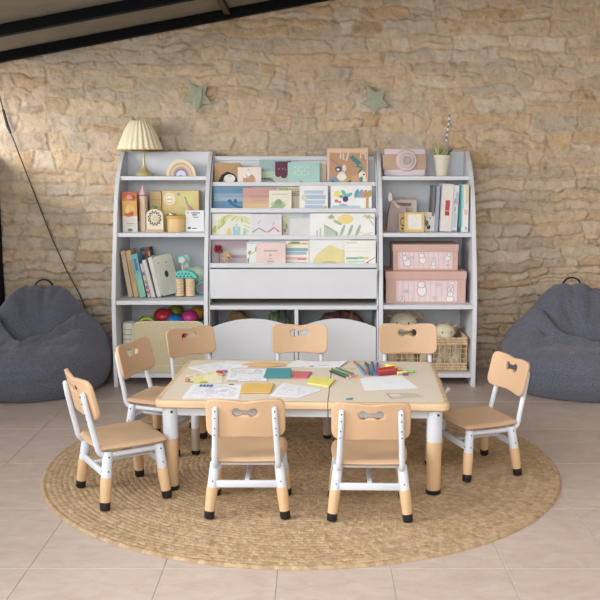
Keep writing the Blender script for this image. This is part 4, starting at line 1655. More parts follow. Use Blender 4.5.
def left_bottom():
    t = thing('fabric_toy_box', 'beige linen toy box with an oval hand hole in the left bookcase bottom', 'storage box', (-.945, 5.60, ZB))
    linen = mat('beige_linen', (204, 192, 160), .9, .06, 90, .35, 300)
    edge = mat('pale_binding', (226, 216, 196), .8)
    # front panel with a hand hole, top corners rounded; hole ring bridged to the outline
    x0, x1, z1 = -.205, .252, .322
    N = 64
    cx, cz = .090, .238
    inn, out = [], []
    for k in range(N):
        a = 2 * PI * k / N
        c, s = math.cos(a), math.sin(a)
        # stadium hole
        best = 0
        r = 0
        while r < .08:
            X, Z = r * c, r * s
            if math.hypot(max(abs(X) - .035, 0), Z) < .023:
                best = r
            r += .0005
        inn.append((cx + best * c, cz + best * s))
        r = .05
        while True:
            X, Z = cx + r * c, cz + r * s
            rr = .05
            ok = x0 <= X <= x1 and 0 <= Z <= z1
            if ok and Z > z1 - rr and X < x0 + rr and math.hypot(X - x0 - rr, Z - z1 + rr) > rr: ok = False
            if ok and Z > z1 - rr and X > x1 - rr and math.hypot(X - x1 + rr, Z - z1 + rr) > rr: ok = False
            if not ok: break
            r += .001
        out.append((cx + r * c, cz + r * s))
    # make sure the four outline corners are met
    for corner in ((x0, 0), (x1, 0)):
        k = min(range(N), key=lambda q: math.hypot(out[q][0] - corner[0], out[q][1] - corner[1]))
        out[k] = corner
    vs, fs = [], []
    for rg, y in ((inn, 0), (out, 0), (out, .006), (inn, .006)):
        vs += [(a, y, b) for a, b in rg]
    for k in range(4):
        k2 = (k + 1) % 4
        for i in range(N):
            j = (i + 1) % N
            fs.append((k * N + i, k2 * N + i, k2 * N + j, k * N + j))
    obj_from('front_panel', vs, fs, linen, parent=t, smooth=False)
    m = MB()
    m.tube([(p[0], -.001, p[1]) for p in inn] + [(inn[0][0], -.001, inn[0][1])], .003, edge, 6)
    m.build('hole_binding', t)
    m = MB()
    arc = [p for p in out if p[1] > .02]
    arc.sort(key=lambda p: math.atan2(p[1] - .1, p[0] - .02))
    m.tube([(p[0], .003, p[1]) for p in arc], .0045, edge, 6)
    m.build('edge_binding', t)
    m = MB()
    m.box(x0, x0 + .005, .007, .36, 0, .30, linen)
    m.build('side_panel', t, smooth=False)
    m = MB()
    m.box(x1 - .005, x1, .007, .36, 0, .30, linen)
    m.build('side_panel', t, smooth=False)
    m = MB()
    m.box(x0, x1, .361, .366, 0, .30, linen)
    m.build('rear_panel', t, smooth=False)
    m = MB()
    m.box(x0 + .006, x1 - .006, .007, .36, 0.0, .006, linen)
    m.build('bottom_panel', t, smooth=False)
    balls = [
        ('red toy ball at the top of the toy box', -.985, 5.80, .415, .062, .046, (196, 52, 66)),
        ('blue toy ball right of the red one in the toy box', -.905, 5.755, .382, .055, .050, (44, 120, 190)),
        ('magenta toy ball between the blue and the orange ones', -.812, 5.79, .402, .056, .052, (206, 60, 140)),
        ('mustard and red toy ball behind the magenta one', -.775, 5.88, .415, .050, .048, (206, 150, 60)),
        ('olive toy ball behind the red and blue ones', -.925, 5.92, .420, .050, .046, (150, 150, 50)),
        ('small green toy ball at the right rim of the toy box', -.735, 5.74, .352, .038, .036, (60, 160, 110)),
        ('coral red toy ball seen through the hand hole of the toy box', -.800, 5.68, .300, .045, .045, (222, 80, 70)),
        ('navy toy ball seen through the hand hole of the toy box', -.875, 5.668, .306, .042, .042, (50, 66, 110)),
        ('grey toy ball at the left of the hand hole inside the toy box', -.98, 5.70, .285, .058, .058, (160, 150, 140)),
    ]
    for lab, x, y, z, rx, rz, c in balls:
        m = MB()
        m.ball((0, 0, 0), rx, rx, rz, mat('glossy_%d_%d_%d' % c, c, .3, .04), 28)
        if 'coral' not in lab:
            m.tube([(rx * 1.004 * math.cos(a), rx * 1.004 * math.sin(a), 0) for a in [2 * PI * k / 28 for k in range(29)]], .0018, mat('glossy_seam_%d_%d_%d' % c, tuple(int(v * .8) for v in c), .4), 6)
        o = m.build('toy_ball', loc=(x, y, z), rot=(R(12), R(8), 0))
        tag(o, lab, 'ball', 'toy balls in the linen toy box')
    # soft filling under the balls
    m = MB()
    m.ball((0, 0, 0), .18, .14, .125, mat('bundled_cloth', (150, 140, 150), .9, .2, 20), 24, fn=lambda d: 1 + .06 * math.sin(9 * d[0]) * math.sin(8 * d[1]))
    tag(m.build('cloth_bundle', loc=(-.935, 5.80, ZB + .136)), 'grey cloth bundle inside the linen toy box under the balls', 'cloth')
    # things left of the box
    t = thing('rolled_blanket', 'white and sage rolled blanket standing left of the toy box', 'blanket', (-1.186, 5.70, ZB))
    m = MB()
    m.lathe([(.0, 0), (.042, 0), (.045, .006), (.045, .10)], C(214, 218, 200), 28)
    m.build('lower_roll', t)
    m = MB()
    m.lathe([(.045, .1005), (.046, .12), (.046, .285), (.043, .300), (.033, .306), (.024, .302), (0, .302)], C(226, 222, 208), 28)
    for k in range(5):
        m.lathe([(.0462, .13 + .032 * k), (.0468, .134 + .032 * k), (.0462, .138 + .032 * k)], C(176, 190, 160), 28)
    m.build('upper_roll', t)
    m = MB()
    m.tube([(.052 * math.cos(a), 0, .052 * math.sin(a)) for a in [2 * PI * k / 28 for k in range(29)]], .012, mat('lime_plastic', (176, 206, 70), .4), 12)
    tag(m.build('toy_ring', loc=(-1.085, 5.74, .352), rot=(R(-8), 0, 0)), 'lime green ring leaning at the left rim of the toy box', 'toy')


left_bottom()


# ============================================================ RIGHT BOOKCASE
def right_second():
    z = .9655
    G = 'books and cards on the second shelf of the right bookcase'
    # pink stand-up folder with spiral notebook
    t = thing('desk_calendar', 'mauve stand-up calendar with a spiral top on the second shelf', 'calendar', (.470, 5.83, z))
    mv = C(186, 158, 156)
    m = MB()
    m.prism([(0, 0), (.125, 0), (.125, .155), (.060, .175), (.028, .205), (.012, .12)], 0, .05, mv)
    m.build('stand', t, smooth=False, bevel=.001)
    m = MB()
    M = Matrix.Translation((.028, .055, .02)) @ Matrix.Rotation(R(-7), 4, 'X')
    m.box(0, .172, 0, .006, 0, .186, C(214, 200, 194), M)
    print_on(m, [(C(150, 106, 116), stroke([(.18, .80), (.80, .80)], .11)), (C(226, 218, 214), rect(.85, .98, .3, .7)), (C(206, 190, 184), rect(.05, .8, .2, .6))], 0, .172, 0, .186, 0, M)
    m.build('page_block', t, smooth=False)
    m = MB()
    for k in range(16):
        x = .033 + k * .0105
        m.tube([(x, .055 + .010 * math.cos(a) + .002, .207 + .007 * math.sin(a)) for a in [2 * PI * q / 8 for q in range(9)]], .0014, C(206, 176, 110), 5)
    m.build('spiral_binding', t)['label'] = 'brass coloured spiral binding'
    # white paper bird
    t2 = MB()
    t2.add([(0, 0, 0), (.022, 0, .010), (.018, .004, .050), (.004, .006, .062), (-.006, .002, .030)], [(0, 1, 2, 3, 4)], PAPER)
    t2.add([(0, .002, 0), (.022, .002, .010), (.018, .006, .050), (.004, .008, .062), (-.006, .004, .030)], [(4, 3, 2, 1, 0)], PAPER)
    t2.add([(.016, 0, .006), (.055, 0, -.040), (.075, .004, -.040), (.035, .006, .004)], [(0, 1, 2, 3)], C(222, 208, 196))
    t2.add([(.016, .002, .006), (.055, .002, -.040), (.075, .006, -.040), (.035, .008, .004)], [(3, 2, 1, 0)], C(222, 208, 196))
    t2.tube([(.026, .006, .010), (.030, .006, .055)], .004, C(206, 170, 60), 8)
    tag(t2.build('paper_bird', loc=(.482, 5.822, z + .188)), 'folded white paper bird perched on the mauve calendar', 'decoration')
    picture_book('card', 'kraft card with a black ring drawing behind the yellow framed card', 'card', .545, .600, z, 1.076, 5.785, (206, 172, 112), [
        ((60, 50, 40), stroke([(.5 + .3 * math.cos(a), .55 + .22 * math.sin(a)) for a in [2 * PI * k / 14 for k in range(15)]], .07)), ((60, 50, 40), ell(.4, .15, .14, .05))], t=.004, lean=6, group=G, pages=False)
    t = thing('framed_card', 'small drawing in a square yellow wooden frame on the second shelf', 'picture frame', (.578, 5.752, z))
    t.rotation_euler = (-R(7), 0, 0)
    fm = mat('honey_wood_frame', (222, 190, 116), .5, .06)
    m = MB()
    w, h = .126, .124
    for a in ((0, w, 0, .016), (0, w, h - .012, h), (0, .018, .016, h - .012), (w - .018, w, .016, h - .012)):
        m.box(a[0], a[1], 0, .014, a[2], a[3], fm)
    m.build('frame', t, smooth=False, bevel=.001)
    m = MB()
    m.box(.018, w - .018, .006, .011, .016, h - .012, WHITE)
    pm = [(C(150, 150, 150), stroke(p, .014)) for p in ([(.2, .8), (.3, .72)], [(.45, .84), (.62, .80), (.7, .66)], [(.3, .55), (.42, .62)], [(.55, .52), (.60, .36), (.52, .22)], [(.25, .3), (.35, .22)], [(.66, .4), (.72, .3)])]
    print_on(m, pm, .018, w - .018, .016, h - .012, .006)
    m.build('drawing', t, smooth=False)
    picture_book('card', 'white card with a small teal and black figure beside the framed drawing', 'card', .684, .780, z, 1.086, 5.79, (222, 212, 202), [
        ((54, 128, 128), ell(.42, .42, .12, .16)), ((40, 44, 50), ell(.55, .22, .12, .12)), ((60, 70, 80), stroke([(.2, .5), (.35, .62), (.30, .78)], .05)), ((40, 44, 50), ell(.66, .70, .03, .05)), ((206, 170, 90), ell(.5, .30, .05, .05))], t=.004, lean=6, group=G, pages=False)
    spine_book('book', 'dark grey slim book at the left of the upright books, second shelf', .752, 5.80, .018, .292, .15, (126, 120, 124), 2, z=z, group=G)
    spine_book('book', 'blue-grey slim book just left of the thick white box file', .773, 5.77, .022, .290, .16, (152, 166, 190), 2, z=z, group=G)
    t = thing('box_file', 'thick white magazine box with a red block on its spine', 'box file', (.802, 5.725, z + .0048), 0, G)
    t.rotation_euler = (0, R(2.2), R(0))
    m = MB()
    m.box(0, .070, 0, .17, 0, .300, C(222, 218, 214))
    print_on(m, [(C(206, 64, 72), rect(.34, .74, .44, .66)), (C(190, 50, 60), rect(.34, .74, .34, .43)), (C(200, 196, 192), rect(0, 1, .965, .975))], 0, .070, 0, .300, 0)
    m.build('box_body', t, smooth=False, bevel=.001)
    m = MB()
    m.box(.0705, .107, .006, .17, 0, .294, C(206, 212, 226))
    print_on(m, [(C(206, 130, 160), stroke([(.2, .6), (.5, .70), (.7, .6)], .08)), (C(150, 190, 130), rect(.3, .6, .44, .54)), (C(186, 196, 214), rect(.35, .8, .1, .4)), (C(176, 186, 206), rect(.5, .9, .6, .85)), (C(126, 120, 150), rect(.1, .9, 0, .03))], .0705, .107, 0, .294, .006)
    m.build('inner_sleeve', t, smooth=False)
    spine_book('book', 'teal edged book between the box file and the white book', .918, 5.745, .016, .296, .16, (70, 170, 176), 1.5, z=z, group=G, shapes=[((40, 110, 110), rect(0, 1, 0, .1))])
    t = thing('book', 'white book with a yellow map patch and a small black 1 on its spine', 'book', (.937, 5.735, z + .0005), 0, G)
    m = MB()
    m.box(0, .045, 0, .16, 0, .298, C(228, 228, 226))
    print_on(m, [(C(226, 206, 150), [(.5, .99), (.96, .99), (.96, .64), (.6, .56), (.55, .8)]), (C(226, 190, 160), rect(.4, .85, .36, .48)), (C(150, 214, 220), rect(0.0, .3, .5, .99)), (C(130, 204, 210), rect(0.0, .16, .1, .5)),
                 (C(40, 40, 46), rect(.66, .76, .055, .11)), (C(40, 40, 46), rect(.58, .68, .10, .11)), (C(40, 40, 46), rect(.58, .84, .05, .06))], 0, .045, 0, .298, 0)
    m.build('cover', t, smooth=False, bevel=.001)
    m = MB()
    m.box(.003, .042, .003, .158, .2985, .2992, C(240, 236, 226))
    m.build('pages', t, smooth=False)
    # small thing at the far left
    m = MB()
    m.box(-.013, .013, -.03, .03, 0, .065, C(190, 150, 116))
    m.box(-.013, .013, -.03, .03, .0655, .115, C(150, 150, 150))
    tag(m.build('block_tower', loc=(.4585, 5.93, z), smooth=False), 'small brown and grey block behind the calendar by the rack side', 'block')


right_second()


def bunny(u, v, s, ar, lean=0.0):
    """plain line drawing of a rabbit; s = height in v units, ar = rect width/height"""
    g, w = C(168, 158, 166), C(236, 228, 230)
    out = []
    def e(x, y, rx, ry, rot=0):
        c, sn = math.cos(lean), math.sin(lean)
        X, Y = (x * c - y * sn), (x * sn + y * c)
        out.append((g, [(u + a / ar, v + b) for a, b in ell(X * s, Y * s, (rx + .035) * s, (ry + .035) * s, rot + lean)]))
        out.append((w, [(u + a / ar, v + b) for a, b in ell(X * s, Y * s, rx * s, ry * s, rot + lean)]))
    e(-.12, .62, .055, .20, .12)
    e(.10, .62, .055, .20, -.15)
    e(0, .02, .22, .26)
    e(0, .34, .17, .15)
    out.append((g, [(u + a / ar, v + b) for a, b in ell(-.05 * s, .36 * s, .018 * s, .022 * s)]))
    out.append((g, [(u + a / ar, v + b) for a, b in ell(.06 * s, .36 * s, .018 * s, .022 * s)]))
    return out


def story_boxes():
    def box(label, x0, x1, y0, dd, z, h, lidh, panel, art):
        cx = (x0 + x1) / 2
        t = thing('lidded_box', label, 'storage box', (cx, y0, z), 0, 'pink lidded boxes')
        pk, pl = mat('dusty_pink_card', (206, 172, 162), .7, .03), mat('pink_stripe_print', (228, 208, 212), .7, .02)
        w = (x1 - x0) / 2
        m = MB()
        m.rbox(-w + .004, w - .004, .003, dd - .003, 0, h - lidh, .003, pk, n=1)
        m.build('box_body', t, smooth=False)
        m = MB()
        m.rbox(-w, w, 0, dd, h - lidh + .0003, h, .004, pk, n=2)
        m.build('lid', t, smooth=False)
        m = MB()
        a, b, c, d = panel
        A, B, Cc, D = -w + 2 * w * a, -w + 2 * w * b, (h - lidh) * c, (h - lidh) * d
        m.box(A, B, .0012, .0028, Cc, D, pl)
        shapes = [(C(216, 190, 198), rect(k / 11 + .01, k / 11 + .025, 0, 1)) for k in range(11)]
        ar = (B - A) / (D - Cc)
        for q in art:
            if q[0] == 'b':
                shapes += bunny(q[1], q[2], q[3], ar, q[4])
            else:
                shapes += [(C(150, 150, 150), [(q[1] + p[0] / ar, q[2] + p[1]) for p in ell(0, 0, .11, .07)]), (C(206, 214, 200), [(q[1] + p[0] / ar, q[2] + p[1]) for p in ell(0, 0, .09, .05)])]
        print_on(m, shapes, A, B, Cc, D, .0012, t=.00012)
        m.build('printed_panel', t, smooth=False)
    box('large dusty pink lidded box with a rabbit print, under the smaller pink box', .452, .965, 5.64, .30, .5215, .202, .050, (.135, .885, .07, .93), [
        ('b', .42, .50, .95, .1), ('b', .88, .10, .75, -.1), ('l', .16, .50), ('l', .69, .82), ('l', .64, .16), ('b', .10, -.22, .6, 0), ('b', .28, -.25, .5, 0), ('b', .92, .9, .35, 1.5)])
    box('smaller dusty pink lidded box with a rabbit print, stacked on the larger one', .498, .918, 5.68, .24, .7245, .166, .044, (.085, .905, .10, .98), [
        ('b', .17, .35, .9, .5), ('b', .45, .50, .85, .2), ('b', .65, .05, .7, 0), ('b', .91, .62, .65, -.3), ('l', .25, .66), ('l', .92, .20)])


story_boxes()


def plush(name, label, x, y, z, s, rz, col, ear):
    t = thing(name, label, 'plush toy', (x, y, z), rz, 'cream plush toys in the basket')
    f = mat('cream_plush', col, .95, .04, 40, .2, 260, sheen=.4)
    e = mat('tan_plush', ear, .95, .12, 60, .4, 260, sheen=.4)
    m = MB()
    m.ball((0, 0, .085 * s), .065 * s, .055 * s, .095 * s, f, 24)
    m.ball((-.042 * s, -.045 * s, .035 * s), .026 * s, .036 * s, .026 * s, f, 14)
    m.ball((.042 * s, -.045 * s, .035 * s), .026 * s, .036 * s, .026 * s, f, 14)
    m.build('body', t)
    m = MB()
    m.ball((0, -.008 * s, .205 * s), .068 * s, .058 * s, .052 * s, f, 26, fn=lambda d: 1 + .05 * d[2])
    m.ball((0, -.052 * s, .190 * s), .036 * s, .028 * s, .026 * s, f, 18)
    m.build('head', t)
    for sx in (-1, 1):
        m = MB()
        m.tube([(.050 * s * sx, 0, .232 * s), (.080 * s * sx, -.002, .245 * s), (.100 * s * sx, -.004, .232 * s)], [.014 * s, .024 * s, .010 * s], e, 12, flat=.45)
        m.build('ear', t)
        m = MB()
        m.tube([(.022 * s * sx, 0, .246 * s), (.028 * s * sx, 0, .268 * s)], [.010 * s, .008 * s], e, 10)
        m.build('horn', t)
        m = MB()
        m.tube([(.055 * s * sx, -.01, .135 * s), (.082 * s * sx, -.045 * s, .09 * s)], [.018 * s, .020 * s], f, 12)
        m.build('arm', t)
    m = MB()
    for sx in (-1, 1):
        m = MB()
        m.ball((.028 * s * sx, -.060 * s, .214 * s), .0045 * s, .0035 * s, .0055 * s, BLACK, 10)
        m.build('eye', t)
    return t


def basket():
    x0, x1, y0, y1, z = .452, .968, 5.60, 5.95, ZB
    t = thing('wicker_basket', 'open seagrass and wire basket with plush toys in the right bookcase bottom', 'basket', ((x0 + x1) / 2, y0, z))
    w, d, h = (x1 - x0) / 2, y1 - y0, .222
    sg = mat('twisted_seagrass', (206, 180, 146), .9, .16, 50, .6, 180)
    wire = mat('cane_wire', (206, 178, 140), .7, .10)

    def loop(r, zz, m, rad, n=6):
        c = [(-w, 0), (w, 0), (w, d), (-w, d)]
        pts = []
        for i in range(4):
            a, b = Vector(c[i]), Vector(c[(i + 1) % 4])
            k = max(2, int((b - a).length / .010))
            for j in range(k):
                p = a + (b - a) * j / k
                pts.append((p.x, p.y, zz))
        pts.append(pts[0])
        return pts
    for (za, nb, nm) in ((.008, 3, 'seagrass_base_band'), (.172, 3, 'seagrass_rim_band')):
        m = MB()
        for k in range(nb):
            zz = za + .0085 + k * .0165
            pts = loop(0, zz, m, .0088)
            # rope: radius pulses along the braid
            rad = [.0082 + .0018 * math.sin(i * 1.9 + k) for i in range(len(pts))]
            m.tube(pts, rad, sg, 8, cap=False)
        m.build(nm, t)
    m = MB()
    for zz in (.085, .118, .150):
        m.tube(loop(0, zz, m, .0022), .0022, wire, 6, cap=False)
    m.build('wire_hoops', t)
    m = MB()
    n = 15
    for k in range(n + 1):
        x = -w + 2 * w * k / n
        for y in (0, d):
            m.tube([(x, y, .05), (x, y, .180)], .0030, wire, 6)
    for k in range(1, 9):
        y = d * k / 9
        for x in (-w, w):
            m.tube([(x, y, .05), (x, y, .180)], .0030, wire, 6)
    o = m.build('wire_uprights', t)
    m = MB()
    m.box(-w + .01, w - .01, .01, d - .01, 0, .007, sg)
    m.build('basket_floor', t, smooth=False)
    plush('plush_cow', 'cream plush animal at the left of the wicker basket, head above the middle chair back', .585, 5.80, z + .009, 1.32, R(-8), (222, 212, 186), (190, 164, 120))
    plush('plush_calf', 'smaller cream plush animal with tan ears at the right of the wicker basket', .842, 5.76, z + .009, 1.06, R(12), (222, 212, 186), (176, 150, 112))
    # rolled cloths lying in the basket
    for i, (xx, a, lab) in enumerate(((.70, 12, 'cream rolled cloth between the two plush animals in the basket'), (.93, -8, 'beige rolled cloth at the right end of the wicker basket'), (.492, 6, 'beige rolled cloth at the left end of the wicker basket'))):
        m = MB()
        m.tube([(0, 0, .02), (0, 0, .15), (0, 0, .165)], [.027, .030, .022], mat('cream_plush', (222, 208, 172)), 16)
        tag(m.build('rolled_cloth', loc=(xx, 5.665 if i != 1 else 5.72, z + .004), rot=(0, R(a) * .4, 0)), lab, 'cloth')


basket()


def arched_bins():
    for i, (a, b, lab) in enumerate(((-.645, -.126, 'white bin with an arched front in the lower left compartment of the rack'), (-.094, .390, 'white bin with an arched front in the lower right compartment of the rack'))):
        cx = (a + b) / 2
        w = (b - a) / 2
        t = thing('arched_bin', lab, 'storage bin', (cx, 5.556, ZB), 0, 'arched white bins in the rack')
        pts = [(-w, 0), (w, 0)]
        n = 24
        for k in range(n + 1):
            u = 1 - 2 * k / n
            pts.append((u * w, .292 + .058 * (math.cos(u * PI / 2) ** .85 if abs(u) < 1 else 0)))
        m = MB()
        m.prism(pts, 0, .014, PANEL)
        m.build('front_board', t, bevel=.002, smooth=False)
        for x in (-w, w - .01):
            m = MB()
            m.box(x, x + .01, .0145, .40, 0, .26, PANEL)
            m.build('side_board', t, smooth=False)
        m = MB()
        m.box(-w, w, .4005, .41, 0, .26, PANEL)
        m.build('rear_board', t, smooth=False)
        m = MB()
        m.box(-w + .0105, w - .0105, .0145, .40, 0, .01, PANEL)
        m.build('bottom_board', t, smooth=False)
    # contents
    def lump(name, label, cat, x, y, z, rx, ry, rz, col, seed, stripes=None):
        rnd = random.Random(seed)
        a, b = rnd.uniform(5, 9), rnd.uniform(5, 9)
        m = MB()
        fn = lambda d: 1 + .08 * math.sin(a * d[0] + seed) * math.cos(b * d[1]) + .05 * math.sin(13 * d[2] + 7 * d[0])
        m.ball((0, 0, 0), rx, ry, rz, mat(name + '_cloth', col, .85, .25, 26, .3, 120), 30, fn=fn)
        if stripes:
            for k, c in enumerate(stripes):
                q = -.55 + k * .42
                r = math.sqrt(1 - q * q)
                m.tube([(rx * q + .02 * math.sin(t_), ry * r * math.cos(t_) * 1.03, rz * r * math.sin(t_) * 1.03) for t_ in [2 * PI * j / 30 for j in range(31)]], .010, C(*c), 8)
        tag(m.build(name, loc=(x, y, z)), label, cat)
    lump('folded_blanket', 'tan and brown blanket at the left of the left arched bin', 'blanket', -.50, 5.80, .272, .10, .14, .168, (176, 140, 96), 3)
    lump('play_cushion', 'green and purple striped cushion in the left arched bin', 'cushion', -.235, 5.80, .276, .095, .14, .168, (120, 150, 90), 5, [(150, 190, 110), (96, 90, 130), (110, 80, 130)])
    lump('patterned_blanket', 'brown and plum patterned blanket piled in the right arched bin', 'blanket', .17, 5.79, .276, .185, .14, .168, (120, 82, 70), 8, [(150, 90, 60), (90, 60, 80), (166, 120, 70)])


arched_bins()


# ============================================================ STARS AND CORD ON THE WALL
def star(label, cx, cz, rot, pts):
    t = thing('fabric_star', label, 'star decoration', (cx, WALL_Y - .045, cz), 0, 'green wall stars')
    g = mat('sage_green_felt', (168, 172, 150), .9, .05, 40, .2, 200)
    m = MB()
    n = len(pts)
    rim_f = [(x, -.006, z) for x, z in pts]
    rim_b = [(x, .006, z) for x, z in pts]
    vs = [(0, -.012, 0)] + rim_f + rim_b + [(0, .018, 0)]
    fs = []
    for i in range(n):
        j = (i + 1) % n
        fs.append((0, 1 + i, 1 + j))
        fs.append((1 + i, 1 + n + i, 1 + n + j, 1 + j))
        fs.append((2 * n + 1, 1 + n + j, 1 + n + i))
    m.add(vs, fs, g)
    m.build('star_body', t, smooth=False, bevel=.003)
    return t


k = 1 / 151.0
P2 = [(366.5, 87.5), (375, 93.5), (385.5, 90), (382, 100), (389, 107.5), (379, 108.5), (372.5, 117.5), (369.5, 107.5), (359.5, 104.5), (367, 99.5)]
star('sage green star on the stone wall above the display rack', .406, 1.812, 0, [((x - 375) * k, (101 - y) * k) for x, y in P2])
P1 = [(189.5, 83), (199, 88.5), (208.5, 85.5), (206.5, 95.5), (213.5, 104.5), (203, 104.5), (197, 113), (194, 103), (182, 101.5), (190, 95)]
s1 = star('sage green star with a folded ribbon on the wall, above the left bookcase', -.776, 1.832, 0, [((x - 197.5) * k, (97.5 - y) * k) for x, y in P1])
m = MB()
m.add([(.012, -.024, .060), (.040, -.024, .055), (.036, -.026, -.01), (.010, -.026, -.085), (.004, -.025, -.05), (.010, -.026, 0)], [(5, 4, 3, 2, 1, 0)], mat('sage_green_felt', (0, 0, 0)))
m.add([(.012, -.021, .060), (.040, -.021, .055), (.036, -.023, -.01), (.010, -.023, -.085), (.004, -.022, -.05), (.010, -.023, 0)], [(0, 1, 2, 3, 4, 5)], mat('sage_green_felt', (0, 0, 0)))
m.build('ribbon', s1, smooth=False)


def cord():
    m = MB()
    path = [(-2.10, 1.95), (-2.078, 1.86), (-2.055, 1.75), (-2.03, 1.64), (-2.00, 1.565), (-1.93, 1.36), (-1.85, 1.13), (-1.77, .90), (-1.68, .68), (-1.60, .52), (-1.56, .42)]
    y = WALL_Y - .05
    m.tube([(x, y, z) for x, z in path], .0042, mat('dark_cord', (48, 52, 58), .6), 8)
    m.tube([(-2.055, y, 1.75), (-2.03, y, 1.64), (-2.012, y, 1.595)], [.008, .010, .007], mat('dark_cord', (0, 0, 0)), 10)
    tag(m.build('hanging_cord'), 'thin dark cord hanging diagonally on the stone wall behind the left bean bag', 'cord')


cord()


# ============================================================ THINGS ON THE TABLE
TS = TZ + .0009


def sheet(name, label, pts, col=None, z=0.0, shapes=(), cat='paper', group='papers on the table', curl=0.0, t=.0006):
    """paper lying on the table; pts = four corners in metres (left-near, left-far, right-far, right-near)"""
    P = [Vector((p[0], p[1], 0)) for p in pts]
    c = sum(P, Vector()) / 4
    m = MB()
    n = 8
    cc = C(*col) if col else PAPER

    def q(u, v, dz=0):
        p = P[0] * (1 - u) * (1 - v) + P[1] * (1 - u) * v + P[2] * u * v + P[3] * u * (1 - v) - c
        zz = curl * ((abs(2 * u - 1)) ** 3) * (.4 + .6 * v)
        return (p.x, p.y, zz + dz)
    vs, fs = [], []
    for k, dz in enumerate((0, t)):
        for i in range(n + 1):
            for j in range(n + 1):
                vs.append(q(i / n, j / n, dz))
    S = (n + 1) ** 2
    for i in range(n):
        for j in range(n):
            a = i * (n + 1) + j
            f = (a, a + n + 1, a + n + 2, a + 1)
            fs.append(tuple(x + S for x in f))
            fs.append(f[::-1])
    for i in range(n):
        a = i * (n + 1)
        fs.append((a, a + n + 1, a + n + 1 + S, a + S)[::1])
        b = a + n
        fs.append((b + n + 1, b, b + S, b + n + 1 + S))
        fs.append((i + 1, i, i + S, i + 1 + S))
        d = n * (n + 1) + i
        fs.append((d, d + 1, d + 1 + S, d + S))
    m.add(vs, fs, cc)
    for k, (sc, poly) in enumerate(shapes):
        dz = t + .00018 + .00005 * k
        m.add([q(min(max(u, .01), .99), min(max(v, .01), .99), dz) for u, v in poly][::-1], [tuple(range(len(poly)))], C(*sc))
    o = m.build(name, smooth=False, loc=(c.x, c.y, TS + z))
    tag(o, label, cat, group)
    return o


def scribble(seed, rows, u0=.08, u1=.92, v0=.1, v1=.9, col=(176, 184, 204), w=.018, fill=.85):
    rnd = random.Random(seed)
    out = []
    for r in range(rows):
        v = v0 + (v1 - v0) * (r + .5) / rows
        u = u0
        while u < u1:
            l = rnd.uniform(.05, .22)
            if rnd.random() < fill:
                out.append((col, stroke([(u, v + rnd.uniform(-.01, .01)), (min(u + l, u1), v + rnd.uniform(-.015, .015))], w)))
            u += l + rnd.uniform(.02, .06)
    return out


